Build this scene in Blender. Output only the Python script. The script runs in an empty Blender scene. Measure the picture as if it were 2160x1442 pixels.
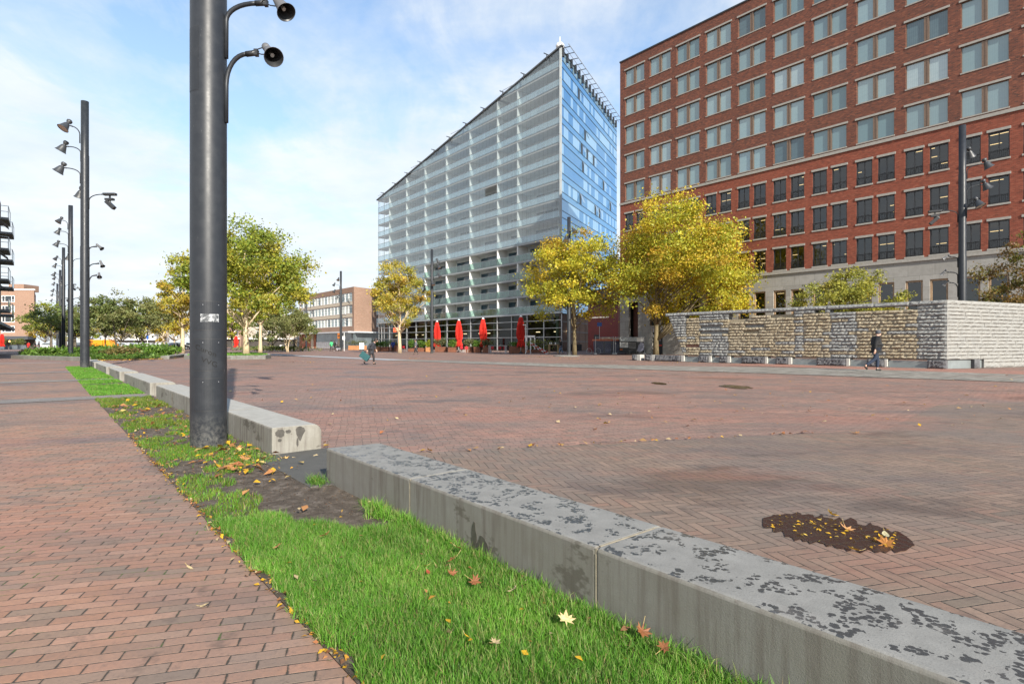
import bpy, math, random
import numpy as np
from mathutils import Vector, Matrix

random.seed(7)
RNG = np.random.default_rng(7)
SC = bpy.context.scene
COL = SC.collection
PI = math.pi
F, CX, HY, EYE = 1200.0, 1080.0, 725.0, 1.2      # focal length in photo pixels, principal column, horizon row, eye height

def gp(px, py):                                   # ground point seen at a photo pixel
    Y = F * EYE / (py - HY)
    return Vector(((px - CX) / F * Y, Y, 0))
def at(px, Y, z=0.0):
    return Vector(((px - CX) / F * Y, Y, z))
def zh(py, Y):                                    # height of something at distance Y
    return EYE + (HY - py) * Y / F

ROT_F = math.atan2(-.7723, .6352)                 # facade direction (local x runs to the right of the view)
ROT_B = math.atan2(.6352, .7723)                  # bench frame: local x across, local y along the row
def fac(o, x, y, z=0):
    return Vector((o[0] + .6352 * x + .7723 * y, o[1] - .7723 * x + .6352 * y, z))
def ba(b, a, z=0):
    return Vector((.7723 * b - .6352 * a, .6352 * b + .7723 * a, z))

# ------------------------------------------------------------------ objects
def tag(o, label=None, cat=None, group=None, kind=None):
    if label: o['label'] = label
    if cat: o['category'] = cat
    if group: o['group'] = group
    if kind: o['kind'] = kind
    return o
def empty(name, loc=(0, 0, 0), rz=0, label=None, cat=None, group=None):
    o = bpy.data.objects.new(name, None); COL.objects.link(o)
    o.location = loc; o.rotation_euler = (0, 0, rz); o.empty_display_size = .2
    return tag(o, label, cat, group)
def copy_tree(o, parent=None):
    c = o.copy(); COL.objects.link(c)
    if parent: c.parent = parent
    for ch in list(o.children):
        copy_tree(ch, c)
    return c
def link(name, me, parent=None, loc=None, rz=None):
    o = bpy.data.objects.new(name, me); COL.objects.link(o)
    if parent: o.parent = parent
    if loc is not None: o.location = loc
    if rz is not None: o.rotation_euler = (0, 0, rz)
    return o

class MB:
    def __init__(s): s.v = []; s.f = []; s.m = []
    def quad(s, pts, m=0):
        i = len(s.v); s.v += [tuple(p) for p in pts]; s.f.append(tuple(range(i, i + len(pts)))); s.m.append(m); return s
    def box(s, x0, x1, y0, y1, z0, z1, m=0, M=None):
        p = [(x0, y0, z0), (x1, y0, z0), (x1, y1, z0), (x0, y1, z0), (x0, y0, z1), (x1, y0, z1), (x1, y1, z1), (x0, y1, z1)]
        if M is not None: p = [tuple(M @ Vector(q)) for q in p]
        i = len(s.v); s.v += p
        for f in ((3, 2, 1, 0), (4, 5, 6, 7), (0, 1, 5, 4), (1, 2, 6, 5), (2, 3, 7, 6), (3, 0, 4, 7)):
            s.f.append(tuple(i + k for k in f)); s.m.append(m)
        return s
    def prism(s, pts, z0, z1, m=0, M=None):       # polygon (x, y) counter-clockwise, extruded upward
        n = len(pts); i = len(s.v)
        p = [(x, y, z0) for x, y in pts] + [(x, y, z1) for x, y in pts]
        if M is not None: p = [tuple(M @ Vector(q)) for q in p]
        s.v += p
        s.f.append(tuple(i + n - 1 - k for k in range(n))); s.m.append(m)
        s.f.append(tuple(i + n + k for k in range(n))); s.m.append(m)
        for k in range(n):
            j = (k + 1) % n
            s.f.append((i + k, i + j, i + n + j, i + n + k)); s.m.append(m)
        return s
    def tube(s, pts, r, seg=8, m=0, cap=True):
        pts = [Vector(p) for p in pts]; n = len(pts)
        rs = r if isinstance(r, (list, tuple)) else [r] * n
        i = len(s.v); up = None
        for k, p in enumerate(pts):
            d = (pts[min(k + 1, n - 1)] - pts[max(k - 1, 0)]).normalized()
            if up is None:
                up = Vector((0, 0, 1)) if abs(d.z) < .9 else Vector((1, 0, 0))
            u = d.cross(up)
            u = u.normalized() if u.length > 1e-4 else Vector((1, 0, 0))
            w = u.cross(d); up = w
            for q in range(seg):
                a = 2 * PI * q / seg
                s.v.append(tuple(p + (u * math.cos(a) + w * math.sin(a)) * rs[k]))
        for k in range(n - 1):
            for q in range(seg):
                a, b = i + k * seg + q, i + k * seg + (q + 1) % seg
                s.f.append((a, b, b + seg, a + seg)); s.m.append(m)
        if cap:
            s.f.append(tuple(i + q for q in reversed(range(seg)))); s.m.append(m)
            s.f.append(tuple(i + (n - 1) * seg + q for q in range(seg))); s.m.append(m)
        return s
    def lathe(s, prof, seg=16, m=0, M=None, cap=True):
        i = len(s.v)
        for r, z in prof:
            for q in range(seg):
                a = 2 * PI * q / seg
                p = Vector((r * math.cos(a), r * math.sin(a), z))
                s.v.append(tuple(M @ p if M is not None else p))
        for k in range(len(prof) - 1):
            for q in range(seg):
                a, b = i + k * seg + q, i + k * seg + (q + 1) % seg
                s.f.append((a, b, b + seg, a + seg)); s.m.append(m)
        if cap:
            s.f.append(tuple(i + q for q in reversed(range(seg)))); s.m.append(m)
            s.f.append(tuple(i + (len(prof) - 1) * seg + q for q in range(seg))); s.m.append(m)
        return s
    def mesh(s, name, mats, smooth=False):
        me = bpy.data.meshes.new(name); me.from_pydata(s.v, [], s.f)
        for m in (mats if isinstance(mats, (list, tuple)) else [mats]): me.materials.append(m)
        me.polygons.foreach_set('material_index', s.m)
        if smooth: me.polygons.foreach_set('use_smooth', [True] * len(s.f))
        me.update(); return me
    def build(s, name, mats, parent=None, smooth=False, loc=None, rz=None, bevel=0):
        o = link(name, s.mesh(name, mats, smooth), parent, loc, rz)
        if bevel:
            b = o.modifiers.new('bevel', 'BEVEL'); b.width = bevel; b.segments = 2; b.limit_method = 'ANGLE'
        return o
def rotm(loc, d):                                 # matrix taking +z to direction d
    return Matrix.Translation(Vector(loc)) @ Vector(d).to_track_quat('Z', 'Y').to_matrix().to_4x4()

def np_mesh(name, verts, k, cols, mat, mats=None):  # verts (n*k, 3): n separate k-gons with a colour each
    n = len(verts) // k
    me = bpy.data.meshes.new(name)
    me.vertices.add(n * k); me.vertices.foreach_set('co', np.ascontiguousarray(verts, dtype=np.float32).ravel())
    me.loops.add(n * k); me.loops.foreach_set('vertex_index', np.arange(n * k, dtype=np.int32))
    me.polygons.add(n); me.polygons.foreach_set('loop_start', np.arange(0, n * k, k, dtype=np.int32))
    me.update(calc_edges=True)
    if cols is not None:
        ca = me.color_attributes.new('tint', 'FLOAT_COLOR', 'POINT')
        c4 = np.ones((n * k, 4), dtype=np.float32); c4[:, :3] = np.repeat(cols, k, axis=0)
        ca.data.foreach_set('color', c4.ravel())
    me.materials.append(mat); me.validate(); return me

def leaf_quads(cen, size, flat=0.0, shape=.62):
    n = len(cen)
    nrm = RNG.normal(size=(n, 3)); nrm[:, 2] += flat * 2.0
    nrm /= np.linalg.norm(nrm, axis=1)[:, None]
    t = np.cross(nrm, RNG.normal(size=(n, 3))); t /= np.linalg.norm(t, axis=1)[:, None]
    b = np.cross(nrm, t)
    sz = (size * RNG.choice([.55, .8, 1.0, 1.35], n) * RNG.uniform(.85, 1.15, n))[:, None]
    p = np.empty((n, 4, 3))
    p[:, 0] = cen - t * sz * .5; p[:, 1] = cen + b * sz * shape * .5 + t * sz * .08 + nrm * sz * .12
    p[:, 2] = cen + t * sz * .5; p[:, 3] = cen - b * sz * shape * .5 + t * sz * .08 + nrm * sz * .12
    return p.reshape(-1, 3)

# ------------------------------------------------------------------ materials
class NT:
    def __init__(s, name):
        s.mat = bpy.data.materials.new(name); s.mat.use_nodes = True
        s.t = s.mat.node_tree; s.n = s.t.nodes; s.n.clear()
        s.out = s.n.new('ShaderNodeOutputMaterial')
    def put(s, sock, val):
        if hasattr(val, 'is_output'): s.t.links.new(val, sock)
        elif val is not None:
            if isinstance(val, (tuple, list)) and len(val) == 3 and sock.type == 'RGBA': val = (*val, 1)
            sock.default_value = val
    def m(s, op, a, b=None, c=None, clamp=False):
        n = s.n.new('ShaderNodeMath'); n.operation = op; n.use_clamp = clamp
        s.put(n.inputs[0], a); s.put(n.inputs[1], b); s.put(n.inputs[2], c); return n.outputs[0]
    def coord(s, kind='Object'):
        return s.n.new('ShaderNodeTexCoord').outputs[kind]
    def map(s, v, rot=0, scale=(1, 1, 1), loc=(0, 0, 0), rot3=None):
        n = s.n.new('ShaderNodeMapping'); s.put(n.inputs[0], v)
        n.inputs['Rotation'].default_value = rot3 or (0, 0, rot); n.inputs['Scale'].default_value = scale; n.inputs['Location'].default_value = loc
        return n.outputs[0]
    def xyz(s, v):
        n = s.n.new('ShaderNodeSeparateXYZ'); s.put(n.inputs[0], v); return n.outputs
    def comb(s, x, y, z=0.0):
        n = s.n.new('ShaderNodeCombineXYZ'); s.put(n.inputs[0], x); s.put(n.inputs[1], y); s.put(n.inputs[2], z); return n.outputs[0]
    def noise(s, v, scale, detail=4, rough=.6, dist=0.0, col=False):
        n = s.n.new('ShaderNodeTexNoise'); s.put(n.inputs['Vector'], v)
        n.inputs['Scale'].default_value = scale; n.inputs['Detail'].default_value = detail
        n.inputs['Roughness'].default_value = rough; n.inputs['Distortion'].default_value = dist
        return n.outputs['Color' if col else 'Fac']
    def vor(s, v, scale, out='Distance', feat='F1', rnd=1.0):
        n = s.n.new('ShaderNodeTexVoronoi'); n.feature = feat; s.put(n.inputs['Vector'], v)
        n.inputs['Scale'].default_value = scale; n.inputs['Randomness'].default_value = rnd
        return n.outputs[out]
    def white(s, v):
        n = s.n.new('ShaderNodeTexWhiteNoise'); n.noise_dimensions = '3D'; s.put(n.inputs['Vector'], v); return n.outputs
    def ramp(s, f, stops, interp='LINEAR'):
        n = s.n.new('ShaderNodeValToRGB'); s.put(n.inputs[0], f); r = n.color_ramp; r.interpolation = interp
        while len(r.elements) < len(stops): r.elements.new(.5)
        for e, (p, c) in zip(r.elements, stops):
            e.position = p; e.color = (*c, 1) if isinstance(c, (tuple, list)) else (c, c, c, 1)
        return n.outputs[0]
    def step(s, f, lo, hi, a=0.0, b=1.0):
        n = s.n.new('ShaderNodeMapRange'); s.put(n.inputs[0], f)
        for k, v in zip((1, 2, 3, 4), (lo, hi, a, b)): n.inputs[k].default_value = v
        return n.outputs[0]
    def mix(s, f, a, b, mode='MIX'):
        n = s.n.new('ShaderNodeMix'); n.data_type = 'RGBA'; n.blend_type = mode
        s.put(n.inputs[0], f); s.put(n.inputs[6], a); s.put(n.inputs[7], b); return n.outputs[2]
    def attr(s, name):
        n = s.n.new('ShaderNodeAttribute'); n.attribute_name = name; return n.outputs['Color']
    def bump(s, h, dist=.01, strength=1.0, normal=None):
        n = s.n.new('ShaderNodeBump'); n.inputs['Distance'].default_value = dist; n.inputs['Strength'].default_value = strength
        s.put(n.inputs['Height'], h); s.put(n.inputs['Normal'], normal); return n.outputs[0]
    def pbsdf(s, col, rough=.7, normal=None, metal=0.0, spec=.5, **kw):
        n = s.n.new('ShaderNodeBsdfPrincipled')
        s.put(n.inputs['Base Color'], col); s.put(n.inputs['Roughness'], rough); s.put(n.inputs['Metallic'], metal)
        s.put(n.inputs['Specular IOR Level'], spec); s.put(n.inputs['Normal'], normal)
        for k, v in kw.items(): s.put(n.inputs[k], v)
        return n.outputs[0]
    def shader(s, kind, **kw):
        n = s.n.new(kind)
        for k, v in kw.items(): s.put(n.inputs[k], v)
        return n.outputs[0]
    def mixs(s, f, a, b):
        n = s.n.new('ShaderNodeMixShader'); s.put(n.inputs[0], f); s.put(n.inputs[1], a); s.put(n.inputs[2], b); return n.outputs[0]
    def adds(s, a, b):
        n = s.n.new('ShaderNodeAddShader'); s.put(n.inputs[0], a); s.put(n.inputs[1], b); return n.outputs[0]
    def fresnel(s, ior=1.5):
        n = s.n.new('ShaderNodeLayerWeight'); n.inputs[0].default_value = .5; f0 = ((ior - 1) / (ior + 1)) ** 2
        return s.m('ADD', s.m('MULTIPLY', s.m('POWER', n.outputs['Facing'], 5.0), 1 - f0), f0)
    def done(s, sh):
        s.t.links.new(sh, s.out.inputs[0]); return s.mat

def plain(name, col, rough=.6, metal=0.0, var=.12, scale=3.0, bump=0.0, spec=.5):
    t = NT(name); v = t.coord()
    n = t.noise(v, scale, 5, .65)
    c = t.mix(t.step(n, .3, .7), tuple(x * (1 - var) for x in col), tuple(min(1, x * (1 + var)) for x in col))
    return t.done(t.pbsdf(c, rough, t.bump(n, .01, bump) if bump else None, metal, spec))

def brick_cells(t, x, y, L, W, ends=False):                   # running bond: edge distance (metres), per-brick random colour output
    r = t.m('FLOOR', t.m('DIVIDE', y, W))
    off = t.m('MULTIPLY', t.m('FLOORED_MODULO', r, 2.0), .5)
    off = t.m('ADD', off, t.m('MULTIPLY', t.white(t.comb(r, 3.3, 1.0))[0], .16))
    u = t.m('ADD', t.m('DIVIDE', x, L), off)
    i = t.m('FLOOR', u); fu = t.m('FRACT', u); fv = t.m('FRACT', t.m('DIVIDE', y, W))
    eu = t.m('MULTIPLY', t.m('MINIMUM', fu, t.m('SUBTRACT', 1.0, fu)), L)
    ev = t.m('MULTIPLY', t.m('MINIMUM', fv, t.m('SUBTRACT', 1.0, fv)), W)
    if ends: eu = t.m('MULTIPLY', eu, .85); ev = t.m('MULTIPLY', ev, 1.6)
    return t.m('MINIMUM', eu, ev), t.comb(i, r, 0.5)
def herring_cells(t, x, y, W, n=3):
    X = t.m('DIVIDE', x, W); Y = t.m('DIVIDE', y, W)
    i = t.m('FLOOR', X); j = t.m('FLOOR', Y); fx = t.m('FRACT', X); fy = t.m('FRACT', Y)
    k = t.m('FLOORED_MODULO', t.m('SUBTRACT', i, j), 2.0 * n)
    k = t.m('ROUND', k)
    h = t.m('LESS_THAN', k, n - .5)
    kv = t.m('SUBTRACT', 2.0 * n - 1, k)
    def sel(a, b):                                # h ? a : b
        return t.m('ADD', t.m('MULTIPLY', h, a), t.m('MULTIPLY', t.m('SUBTRACT', 1.0, h), b))
    u = sel(t.m('ADD', fx, k), t.m('ADD', fy, kv)); v = sel(fy, fx)
    e = t.m('MINIMUM', t.m('MINIMUM', u, t.m('SUBTRACT', float(n), u)), t.m('MINIMUM', v, t.m('SUBTRACT', 1.0, v)))
    return t.m('MULTIPLY', e, W), t.comb(sel(t.m('SUBTRACT', i, k), i), sel(j, t.m('SUBTRACT', j, kv)), h)

def paver_mat(name, cols, mode='run', L=.205, W=.063, rot=math.radians(15.2), joint=(.055, .045, .034), moss=0.0, wet=0.0, grime=1.0, jw=.0034):
    t = NT(name); v0 = t.coord()
    wob = t.noise(v0, 1.7, 2, .5, col=True)
    v = t.map(v0, -rot)
    vw = t.n.new('ShaderNodeVectorMath'); vw.operation = 'MULTIPLY_ADD'
    t.put(vw.inputs[0], wob); vw.inputs[1].default_value = (.045, .045, 0); t.put(vw.inputs[2], v)
    o = t.xyz(vw.outputs[0])
    if mode == 'run': e, idv = brick_cells(t, o[0], o[1], L, W, W < .07)
    else: e, idv = herring_cells(t, t.m('MULTIPLY', o[0], -1.0), o[1], W, 3)
    wn = t.white(idv)
    c = t.ramp(wn[0], [(k / (len(cols) - 1), q) for k, q in enumerate(cols)])
    fine = t.noise(v0, 55, 4, .7); big = t.noise(v0, .55, 5, .6); mid = t.noise(v0, 4.5, 4, .65)
    c = t.mix(t.step(fine, .35, .7, 0, .35), c, (.12, .09, .075), 'MIX')
    c = t.mix(t.step(big, .42, .62, 0, .6 * grime), c, (.15, .125, .11))
    c = t.mix(t.step(t.noise(t.map(v0, -rot, (.5, 1.6, 1)), .33, 6, .7), .52, .64, 0, .5 * grime), c, (.11, .085, .08))
    c = t.mix(t.step(mid, .58, .70, 0, .6 * grime), c, (.075, .055, .046))
    spots = t.vor(v0, 2.3, 'Distance'); sp = t.m('ADD', spots, t.m('MULTIPLY', t.noise(v0, 16, 3), .16))
    c = t.mix(t.step(sp, .15, .12, 0, .65 * grime), c, (.045, .035, .034))
    damp = t.step(t.noise(t.map(v0, -rot + .5, (.55, 1.1, 1), (3, 1, 0)), .5, 7, .68, .6), .55, .63)
    c = t.mix(t.m('MULTIPLY', damp, .55 * min(1.0, grime)), c, (.075, .055, .048))
    rust = t.step(t.noise(t.map(v0, -rot, (.4, 1.0, 1), (9, 4, 0)), .42, 5, .65), .54, .64)
    c = t.mix(t.m('MULTIPLY', rust, .35 * min(1.0, grime)), c, (.30, .13, .09))
    grit = t.noise(v0, 30, 6, .8)
    c = t.mix(t.step(grit, .56, .68, 0, .55), c, (.07, .055, .045))
    jn = t.m('ADD', e, t.m('MULTIPLY', t.m('SUBTRACT', t.noise(v0, 21, 5, .7), .5), .011))
    jm = t.step(jn, jw * .55, jw * 1.1, 1, 0)
    jc = joint
    if moss:
        jc = t.mix(t.step(t.noise(v0, 2.2, 5, .7), .54, .62), joint, (.07, .12, .02))
    c = t.mix(jm, c, jc)
    h = t.m('ADD', t.step(jn, 0, jw * 1.8, 0, 1), t.m('MULTIPLY', fine, .22))
    h = t.m('ADD', h, t.m('MULTIPLY', wn[0], .25))
    rough = t.m('SUBTRACT', t.step(mid, .3, .75, .62, .85), t.m('MULTIPLY', damp, .28))
    if wet: rough = t.step(t.noise(v0, 3, 5), .35, .7, .10, .32); c = t.mix(.82, c, (.024, .013, .0105), 'MIX')
    return t.done(t.pbsdf(c, rough, t.bump(h, .006, .25 if wet else .8), spec=.5 if wet else .35))

def brickwall_mat(name, cols, mortar=(.2, .15, .12), L=.22, W=.066, var=.25):
    t = NT(name); v = t.coord(); o = t.xyz(v)
    x = t.m('ADD', o[0], o[1])
    e, idv = brick_cells(t, x, o[2], L, W)
    wn = t.white(idv)
    c = t.ramp(wn[0], [(k / (len(cols) - 1), q) for k, q in enumerate(cols)])
    c = t.mix(t.step(t.noise(v, .35, 5, .6), .4, .7, 0, var), c, tuple(.55 * q for q in cols[0]))
    jm = t.step(e, .003, .007, 1, 0)
    c = t.mix(jm, c, mortar)
    return t.done(t.pbsdf(c, .85, t.bump(t.step(e, 0, .009), .006, .6), spec=.25))

def leaf_mat(name, trans=.35, rough=.55):
    t = NT(name); c = t.attr('tint')
    p = t.pbsdf(c, rough, spec=.3)
    tr = t.shader('ShaderNodeBsdfTranslucent', Color=t.mix(1.0, c, (1.0, 1.0, .55), 'MULTIPLY'))
    return t.done(t.mixs(trans, p, tr))
def glass_mat(name, tint=(.8, .9, .9), refl=.08, haze=0.0, hazecol=(.8, .85, .88), stripes=0, rough=.02):
    t = NT(name)
    tr = t.shader('ShaderNodeBsdfTransparent', Color=tint)
    gl = t.shader('ShaderNodeBsdfGlossy', Color=(1, 1, 1), Roughness=rough)
    s = tr
    if haze: s = t.mixs(haze, tr, t.shader('ShaderNodeBsdfDiffuse', Color=hazecol))
    fr = t.m('ADD', t.m('MULTIPLY', t.fresnel(1.5), .8), refl - .03, clamp=True)
    s = t.mixs(fr, s, gl)
    if stripes:
        x = t.xyz(t.coord())[0]
        f = t.m('FRACT', t.m('DIVIDE', x, stripes))
        s = t.mixs(t.m('LESS_THAN', f, .022 / stripes), s, t.shader('ShaderNodeBsdfDiffuse', Color=(.2, .22, .23)))
    return t.done(s)
def emit_mat(name, col, s):
    t = NT(name); return t.done(t.shader('ShaderNodeEmission', Color=col, Strength=s))

# paving
M_path = paver_mat('footpath_pavers', [(.185, .135, .10), (.305, .16, .10), (.33, .18, .118), (.21, .15, .108), (.355, .205, .14), (.28, .145, .094)], 'run', .207, .0655, moss=1.0)
M_plaza = paver_mat('plaza_pavers_red', [(.18, .115, .088), (.31, .165, .12), (.245, .133, .10), (.35, .195, .146), (.20, .145, .11)], 'run', .207, .0655)
M_herr = paver_mat('plaza_pavers_grey', [(.15, .118, .09), (.215, .145, .105), (.19, .138, .102), (.245, .168, .123), (.17, .122, .092), (.23, .14, .10)], 'herr', W=.074, jw=.003)
M_wet = paver_mat('wet_pavers', [(.05, .028, .022), (.06, .03, .025)], 'herr', W=.074, wet=1.0, grime=.4)
M_cobble = paver_mat('grey_cobbles', [(.15, .145, .125), (.29, .275, .235), (.21, .20, .17), (.34, .32, .28)], 'run', .55, .30, rot=ROT_B, joint=(.09, .085, .07), grime=.4, jw=.02)
M_redband = paver_mat('red_band_pavers', [(.34, .15, .105), (.38, .18, .13), (.30, .14, .10)], 'run', .207, .0655, rot=ROT_B, grime=.5)
M_band = paver_mat('smooth_grey_slabs', [(.36, .38, .40), (.42, .44, .46), (.33, .36, .38)], 'run', 1.2, .7, rot=ROT_B, joint=(.2, .2, .2), grime=.35, jw=.01)
M_greyrow = paver_mat('grey_row_pavers', [(.20, .19, .175), (.25, .235, .21)], 'run', .207, .0655, grime=.6)

def concrete(name, base=(.36, .355, .335), wet=False, side=.72):
    t = NT(name); v = t.coord(); geo = t.n.new('ShaderNodeNewGeometry')
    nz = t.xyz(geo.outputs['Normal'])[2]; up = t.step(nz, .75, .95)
    fine = t.noise(v, 140, 3, .8); mid = t.noise(v, 7, 6, .7); big = t.noise(v, 1.3, 4, .6)
    c = t.mix(t.step(mid, .3, .7), tuple(.82 * q for q in base), tuple(1.12 * q for q in base))
    c = t.mix(t.step(fine, .54, .70, 0, .7), c, tuple(.45 * q for q in base))
    c = t.mix(t.step(fine, .42, .30, 0, .35), c, tuple(min(1, 1.5 * q) for q in base))
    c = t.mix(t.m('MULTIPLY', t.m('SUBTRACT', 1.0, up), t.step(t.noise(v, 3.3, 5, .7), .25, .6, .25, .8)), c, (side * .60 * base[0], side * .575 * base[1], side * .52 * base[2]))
    st = t.noise(t.map(v, 0, (16, 16, .9)), 1.0, 5, .7)             # run-off streaks on the vertical faces
    sf = t.m('MULTIPLY', t.step(st, .46, .62), t.m('SUBTRACT', 1.0, up))
    c = t.mix(t.m('MULTIPLY', sf, t.step(big, .35, .6, .35, .9)), c, (.115, .10, .085))
    dp = t.noise(t.map(v, 0, (1.6, 1.6, 3.0)), 1.0, 5, .75)
    c = t.mix(t.m('MULTIPLY', t.step(dp, .585, .63, 0, .8), t.m('SUBTRACT', 1.0, up)), c, (.085, .075, .06))
    rough = .85
    if wet:                                                        # drying rain: clusters of leaf-shaped damp patches
        wob = t.noise(v, 40, 2, .5, col=True)
        vm = t.n.new('ShaderNodeVectorMath'); vm.operation = 'MULTIPLY_ADD'
        t.put(vm.inputs[0], wob); vm.inputs[1].default_value = (.005, .005, 0); t.put(vm.inputs[2], v)
        d = t.vor(vm.outputs[0], 44, 'Distance', 'F1')
        gate = t.noise(v, 12.0, 3, .5)
        reg = t.noise(v, 1.6, 2, .5)
        rc = t.xyz(t.vor(vm.outputs[0], 44, 'Color', 'F1'))
        on = t.m('LESS_THAN', rc[0], t.m('MULTIPLY', t.step(gate, .495, .565, .0, 1.0), t.step(reg, .3, .5, .7, 1.0)))
        thr = t.m('MULTIPLY', on, t.m('ADD', .47, t.m('MULTIPLY', rc[1], .24)))
        mask = t.m('MULTIPLY', t.step(t.m('SUBTRACT', d, thr), -.03, .0, 1, 0), up)
        c = t.mix(t.m('MULTIPLY', mask, .93), c, (.034, .036, .037))
        rough = t.step(mask, 0, 1, .8, .28)
        sp = t.noise(v, 3.1, 5, .7)
        c = t.mix(t.m('MULTIPLY', t.step(sp, .55, .7, 0, .35), up), c, (.24, .22, .2))
    return t.done(t.pbsdf(c, rough, t.bump(t.m('ADD', t.m('MULTIPLY', fine, .6), mid), .0025, .7), spec=.4))
M_conc_wet = concrete('bench_concrete_damp', (.205, .20, .185), True, 1.3)
M_conc = concrete('bench_concrete', (.32, .31, .28), False, .9)
M_kerb = concrete('kerb_concrete', (.25, .25, .235))
M_soil = None
def soil():
    t = NT('bare_soil'); v = t.coord(); n = t.noise(v, 9, 8, .75); f = t.noise(v, 70, 5, .8)
    c = t.ramp(n, [(.3, (.05, .04, .032)), (.5, (.105, .085, .068)), (.66, (.19, .16, .135))])
    c = t.mix(t.step(f, .55, .75, 0, .5), c, (.13, .09, .05))
    return t.done(t.pbsdf(c, .95, t.bump(t.m('ADD', n, t.m('MULTIPLY', f, .5)), .03, .9), spec=.15))
M_soil = soil()
M_grass = leaf_mat('grass_blades', .45, .5)
M_leaf = leaf_mat('tree_leaves', .42, .5)
def litter():
    t = NT('fallen_leaf_skin'); c = t.attr('tint'); v = t.coord()
    c = t.mix(t.step(t.noise(v, 90, 4), .45, .7, 0, .5), c, (.14, .06, .02))
    return t.done(t.mixs(.2, t.pbsdf(c, .6, spec=.35), t.shader('ShaderNodeBsdfTranslucent', Color=c)))
M_litter = litter()
def bark(name, a, b, sc=2.2):
    t = NT(name); v = t.coord(); n = t.noise(t.map(v, 0, (1, 1, .45)), sc, 6, .7)
    c = t.ramp(n, [(.36, a), (.52, b), (.68, tuple(.7 * q for q in a))])
    return t.done(t.pbsdf(c, .9, t.bump(n, .04, .7), spec=.2))
M_bark_plane = bark('plane_bark', (.10, .08, .045), (.17, .135, .075))
M_bark_pale = bark('pale_bark', (.42, .32, .20), (.52, .42, .28))  # pale tan bark colour, shared by several kinds of trees
M_bark_dark = bark('dark_bark', (.075, .06, .045), (.14, .12, .09))
def polemat():
    t = NT('anthracite_pole_paint'); v = t.coord(); n = t.noise(v, 6, 6, .7); o = t.xyz(v)
    c = t.mix(t.step(n, .45, .75), (.019, .0215, .026), (.028, .031, .036))
    scr = t.noise(t.map(v, 0, (30, 30, 4)), 1.0, 4, .7)
    c = t.mix(t.step(scr, .70, .76, 0, .5), c, (.22, .22, .22))
    low = t.m('MULTIPLY', t.step(o[2], .42, .02), t.step(t.noise(v, 24, 6, .8), .42, .72))
    c = t.mix(low, c, (.15, .145, .13))
    return t.done(t.pbsdf(c, t.step(n, .3, .7, .36, .5), t.bump(n, .003, .3), spec=.32))
M_pole = polemat()
M_horn = plain('grey_horn_paint', (.11, .11, .113), .5, var=.1, scale=20)
M_flood = plain('dark_floodlight_paint', (.035, .038, .042), .45, var=.15, scale=12)
M_black = plain('black_metal', (.02, .021, .023), .45, var=.2, scale=9)
M_white = plain('white_paint', (.72, .72, .70), .5, var=.05)
M_steel = plain('galvanised_steel', (.42, .43, .44), .4, .6, .12, 12)
M_lens = plain('lamp_lens', (.45, .36, .28), .25, var=.1)
M_rubberseal = plain('joint_seal', (.21, .185, .14), .8, var=.2, scale=20)
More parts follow.
